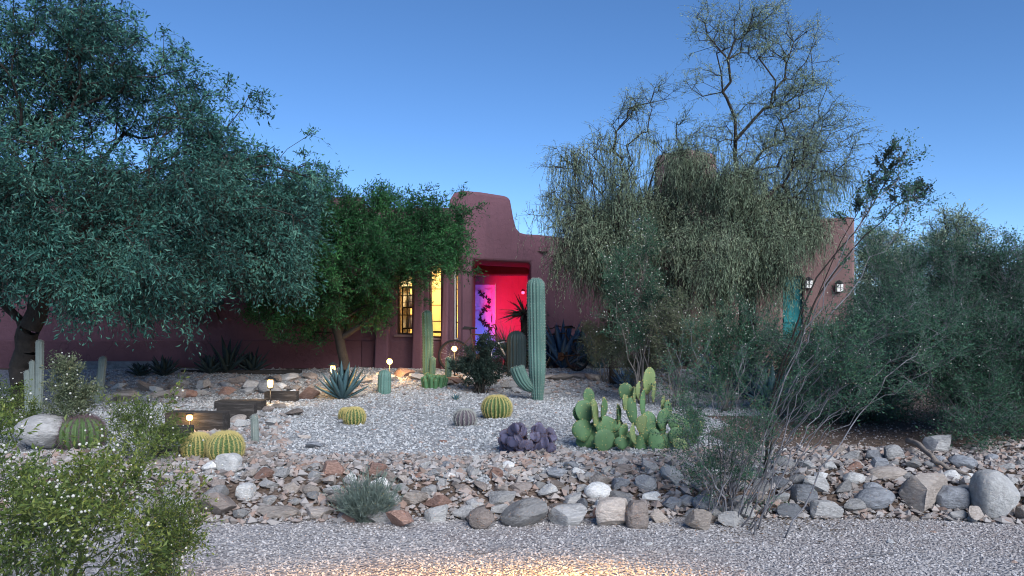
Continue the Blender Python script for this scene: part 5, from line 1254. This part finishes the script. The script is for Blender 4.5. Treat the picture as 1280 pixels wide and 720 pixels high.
def globe(label, px, py_foot, py, power, rpx=3.4):
    g = ground(px, py_foot); k = g.y / F; h = (py_foot - py) * k
    t = thing('globe_lamp', label, 'garden lamp', g, 'garden lamps'); r_ = rpx * k
    m = MB(); m.tube([g + Vector((0, 0, -.05)), g + Vector((0, 0, h - r_))], .012, 6); obj('stake', m, M['dark_paint'], t)
    m = MB(); th = np.linspace(-1.5, 1.5, 9); m.lathe([(max(.001, r_ * math.cos(a)), h + r_ * math.sin(a)) for a in th], 14, g); obj('globe', m, M['lamp_glow'], t)
    m = MB(); m.lathe([(r_ * .5, h + r_ * .9), (r_ * 1.25, h + r_ * .95), (r_ * .4, h + r_ * 1.3), (.001, h + r_ * 1.35)], 14, g); obj('cap', m, M['dark_paint'], t)
    lamp('globe_light', (g.x, g.y - r_ * 2.2, g.z + h), power, (1, .58, .20), .04)
lantern('standing black path lantern among the rust coloured stones', 338, 505, 470, 5)
lantern('black lantern half hidden by the blue green agave', 416, 490, 452, 4)
globe('glowing lamp with a cap, low in front of the timber steps', 237, 541, 522, 1.5, 4)
globe('round glowing lamp at the wall left of the tall column cactus', 487, 474, 452, 13, 3.6)
globe('round glowing lamp by the wheel of the first bicycle', 568, 470, 436, 5, 3.4)
# lamp standing just in front of the frame that lights the road gravel
def bollard(x, y, power, label):
    g = Vector((x, y, tz(x, y))); t = thing('path_lantern', label, 'garden lamp', g, 'garden lamps')
    m = MB(); m.tube([g, g + Vector((0, 0, .10))], .02, 8); obj('stake', m, M['dark_paint'], t)
    m = MB(); m.lathe([(.03, .10), (.045, .105), (.045, .21), (.03, .215)], 12, g); obj('glass', m, M['lantern_glow'], t)
    m = MB(); m.lathe([(.045, .216), (.08, .222), (.02, .25), (.001, .25)], 14, g); obj('cap', m, M['dark_paint'], t)
    rl = lamp('road_light', (g.x, g.y + .10, g.z + .22), power, (1, .50, .11), .04); rl.data.type = 'SPOT'; rl.data.spot_size = R(166); rl.data.spot_blend = .12
bollard(.35, 3.95, 105, 'low path lantern at the near edge of the gravel road')
bollard(-.55, 3.95, 42, 'low path lantern left of the brightest one at the road edge')
bollard(-1.45, 3.9, 16, 'low path lantern at the near edge beside the creosote')

# ------------------------------------------------------------------ bicycles
def bicycle(label, loc, rz, lean, fork_mat):
    t = thing('bicycle', label, 'bicycle', loc, 'bicycles in the garden'); t.rotation_euler = (lean, 0, rz)
    r_ = .335; wb = 1.04
    def ring(cx, R_, q, n=36): return [(cx + R_ * math.cos(a), 0, r_ + R_ * math.sin(a)) for a in np.linspace(0, 2 * math.pi, n)]
    for cx in (0, wb):
        m = MB(); m.tube(ring(cx, r_ - .02, 0), .021, 8, False); wh = obj('wheel', m, M['black_rubber'], t, True, True)
        m = MB(); m.tube(ring(cx, r_ - .05, 0), .012, 6, False); obj('rim', m, M['steel'] if cx else M['rust_iron'], wh, True, True)
        m = MB(); A = []; B = []
        for a in np.linspace(0, 2 * math.pi, 24, endpoint=False): A.append((cx, .02 * (-1) ** int(a * 10), r_)); B.append((cx + (r_ - .05) * math.cos(a), 0, r_ + (r_ - .05) * math.sin(a)))
        m.segs(A, B, .0018, .0018, 3); obj('spokes', m, M['steel'], wh, True, True)
        m = MB(); m.tube([(cx, -.05, r_), (cx, .05, r_)], .02, 8); obj('hub', m, M['rust_iron'], wh, True, True)
    bb = (.44, 0, .29); st = (.34, 0, .78); hd0 = (.86, 0, .74); hd1 = (.89, 0, .62)
    m = MB()
    for a, b, q in ((bb, st, .016), (st, hd0, .014), (bb, hd1, .018), (hd0, hd1, .02)): m.tube([a, b], q, 8)
    for s_ in (-.045, .045): m.tube([(0, s_, r_), (bb[0], s_ * .5, bb[2])], .010, 6); m.tube([(0, s_, r_), (st[0], s_ * .3, st[2] - .05)], .009, 6)
    obj('frame', m, M['rust_iron'], t, True, True)
    m = MB()
    for s_ in (-.045, .045): m.tube([hd1, (.91, s_, .58), (1.0, s_, .42), (wb, s_, r_)], .012, 6)
    obj('fork', m, fork_mat, t, True, True)
    m = MB(); m.tube([hd0, (.845, 0, .86)], .013, 6); m.tube([(.74, -.28, .93), (.82, -.24, .95), (.86, -.12, .88), (.86, .12, .88), (.82, .24, .95), (.74, .28, .93)], .012, 6); obj('handlebar', m, M['rust_iron'], t, True, True)
    m = MB(); m.tube([st, (.32, 0, .88)], .012, 6); m.add([(.18, -.08, .90), (.18, .08, .90), (.34, .06, .89), (.46, .02, .90), (.46, -.02, .90), (.34, -.06, .89), (.2, 0, .94), (.4, 0, .92)], [[0, 5, 7, 6], [5, 4, 3, 7], [3, 2, 7, 7], [2, 1, 6, 7]][:2] + [[3, 2, 6, 7], [2, 1, 6, 6]][:1]); m.box((.25, 0, .895), (.16, .15, .03)); m.box((.39, 0, .895), (.14, .05, .026)); obj('saddle', m, M['black_rubber'], t, False, True)
    m = MB(); m.lathe([(.001, -.012), (.09, -.008), (.09, .008), (.001, .012)], 18); v = np.concatenate(m.v); m.v = [np.c_[v[:, 0] + bb[0], v[:, 2], v[:, 1] + bb[2]]]; m.tube([(bb[0], .03, bb[2]), (bb[0] + .12, .04, bb[2] - .12)], .01, 5); m.tube([(bb[0], -.03, bb[2]), (bb[0] - .12, -.04, bb[2] + .12)], .01, 5); obj('crank', m, M['rust_iron'], t, False, True)
    return t
g = gz(568, 16.0); bicycle('old bicycle with a pale bright fork, leaning in front of the entry', (g.x, 16.0, g.z), .10, -.10, M['white_paint'])
g = gz(722, 16.1); bicycle('rusty bicycle half hidden by the blue agaves right of the saguaro', (g.x - .02, 16.1, g.z), 2.35, .08, M['rust_iron'])

# ------------------------------------------------------------------ fallen wood
a, b = ground(1135, 563), ground(1170, 583); m = MB(); m.tube(poly(a + Vector((0, 0, .10)), (a + b) / 2 + Vector((0, 0, .11)), b + Vector((0, 0, .05)), n=8, wob=.008), np.linspace(.032, .02, 8), 9)
tag(obj('fallen_log', m, M['log_wood']), 'weathered grey log lying on the back of the right berm', 'log')
a, b = ground(1165, 585), ground(1215, 606); m = MB(); m.tube(poly(a + Vector((0, 0, .06)), (a + b) / 2 + Vector((0, 0, .07)), b + Vector((0, 0, .05)), n=8, wob=.012), np.linspace(.022, .012, 8), 7)
tag(obj('fallen_branch', m, M['log_wood']), 'thin dry branch on the soil right of the weathered log', 'branch')
for px, py, l_, a_, lab in ((520, 513, .5, .1, 'thin dry twig on the gravel behind the single barrel'), (1080, 700, .6, .3, 'crooked dry twig on the road at the lower right'), (620, 692, .35, .5, 'short dry twig on the road below the grey boulder'), (705, 503, .3, .2, 'dry twig on the gravel right of the saguaro')):
    g = ground(px, py); d = np.array([math.cos(a_), math.sin(a_), 0]); m = MB(); q = poly(np.array(g) + [0, 0, .012] - d * l_ / 2, np.array(g) + [0, .02, .02], np.array(g) + [0, 0, .012] + d * l_ / 2, n=8, wob=.012)
    m.tube(q, np.linspace(.007, .003, 8), 5); m.tube([q[4], q[4] + d * .10 + [0, .07, .01]], .003, 4)
    tag(obj('dry_twig', m, M['grey_stem']), lab, 'twig', 'dry twigs on the gravel')
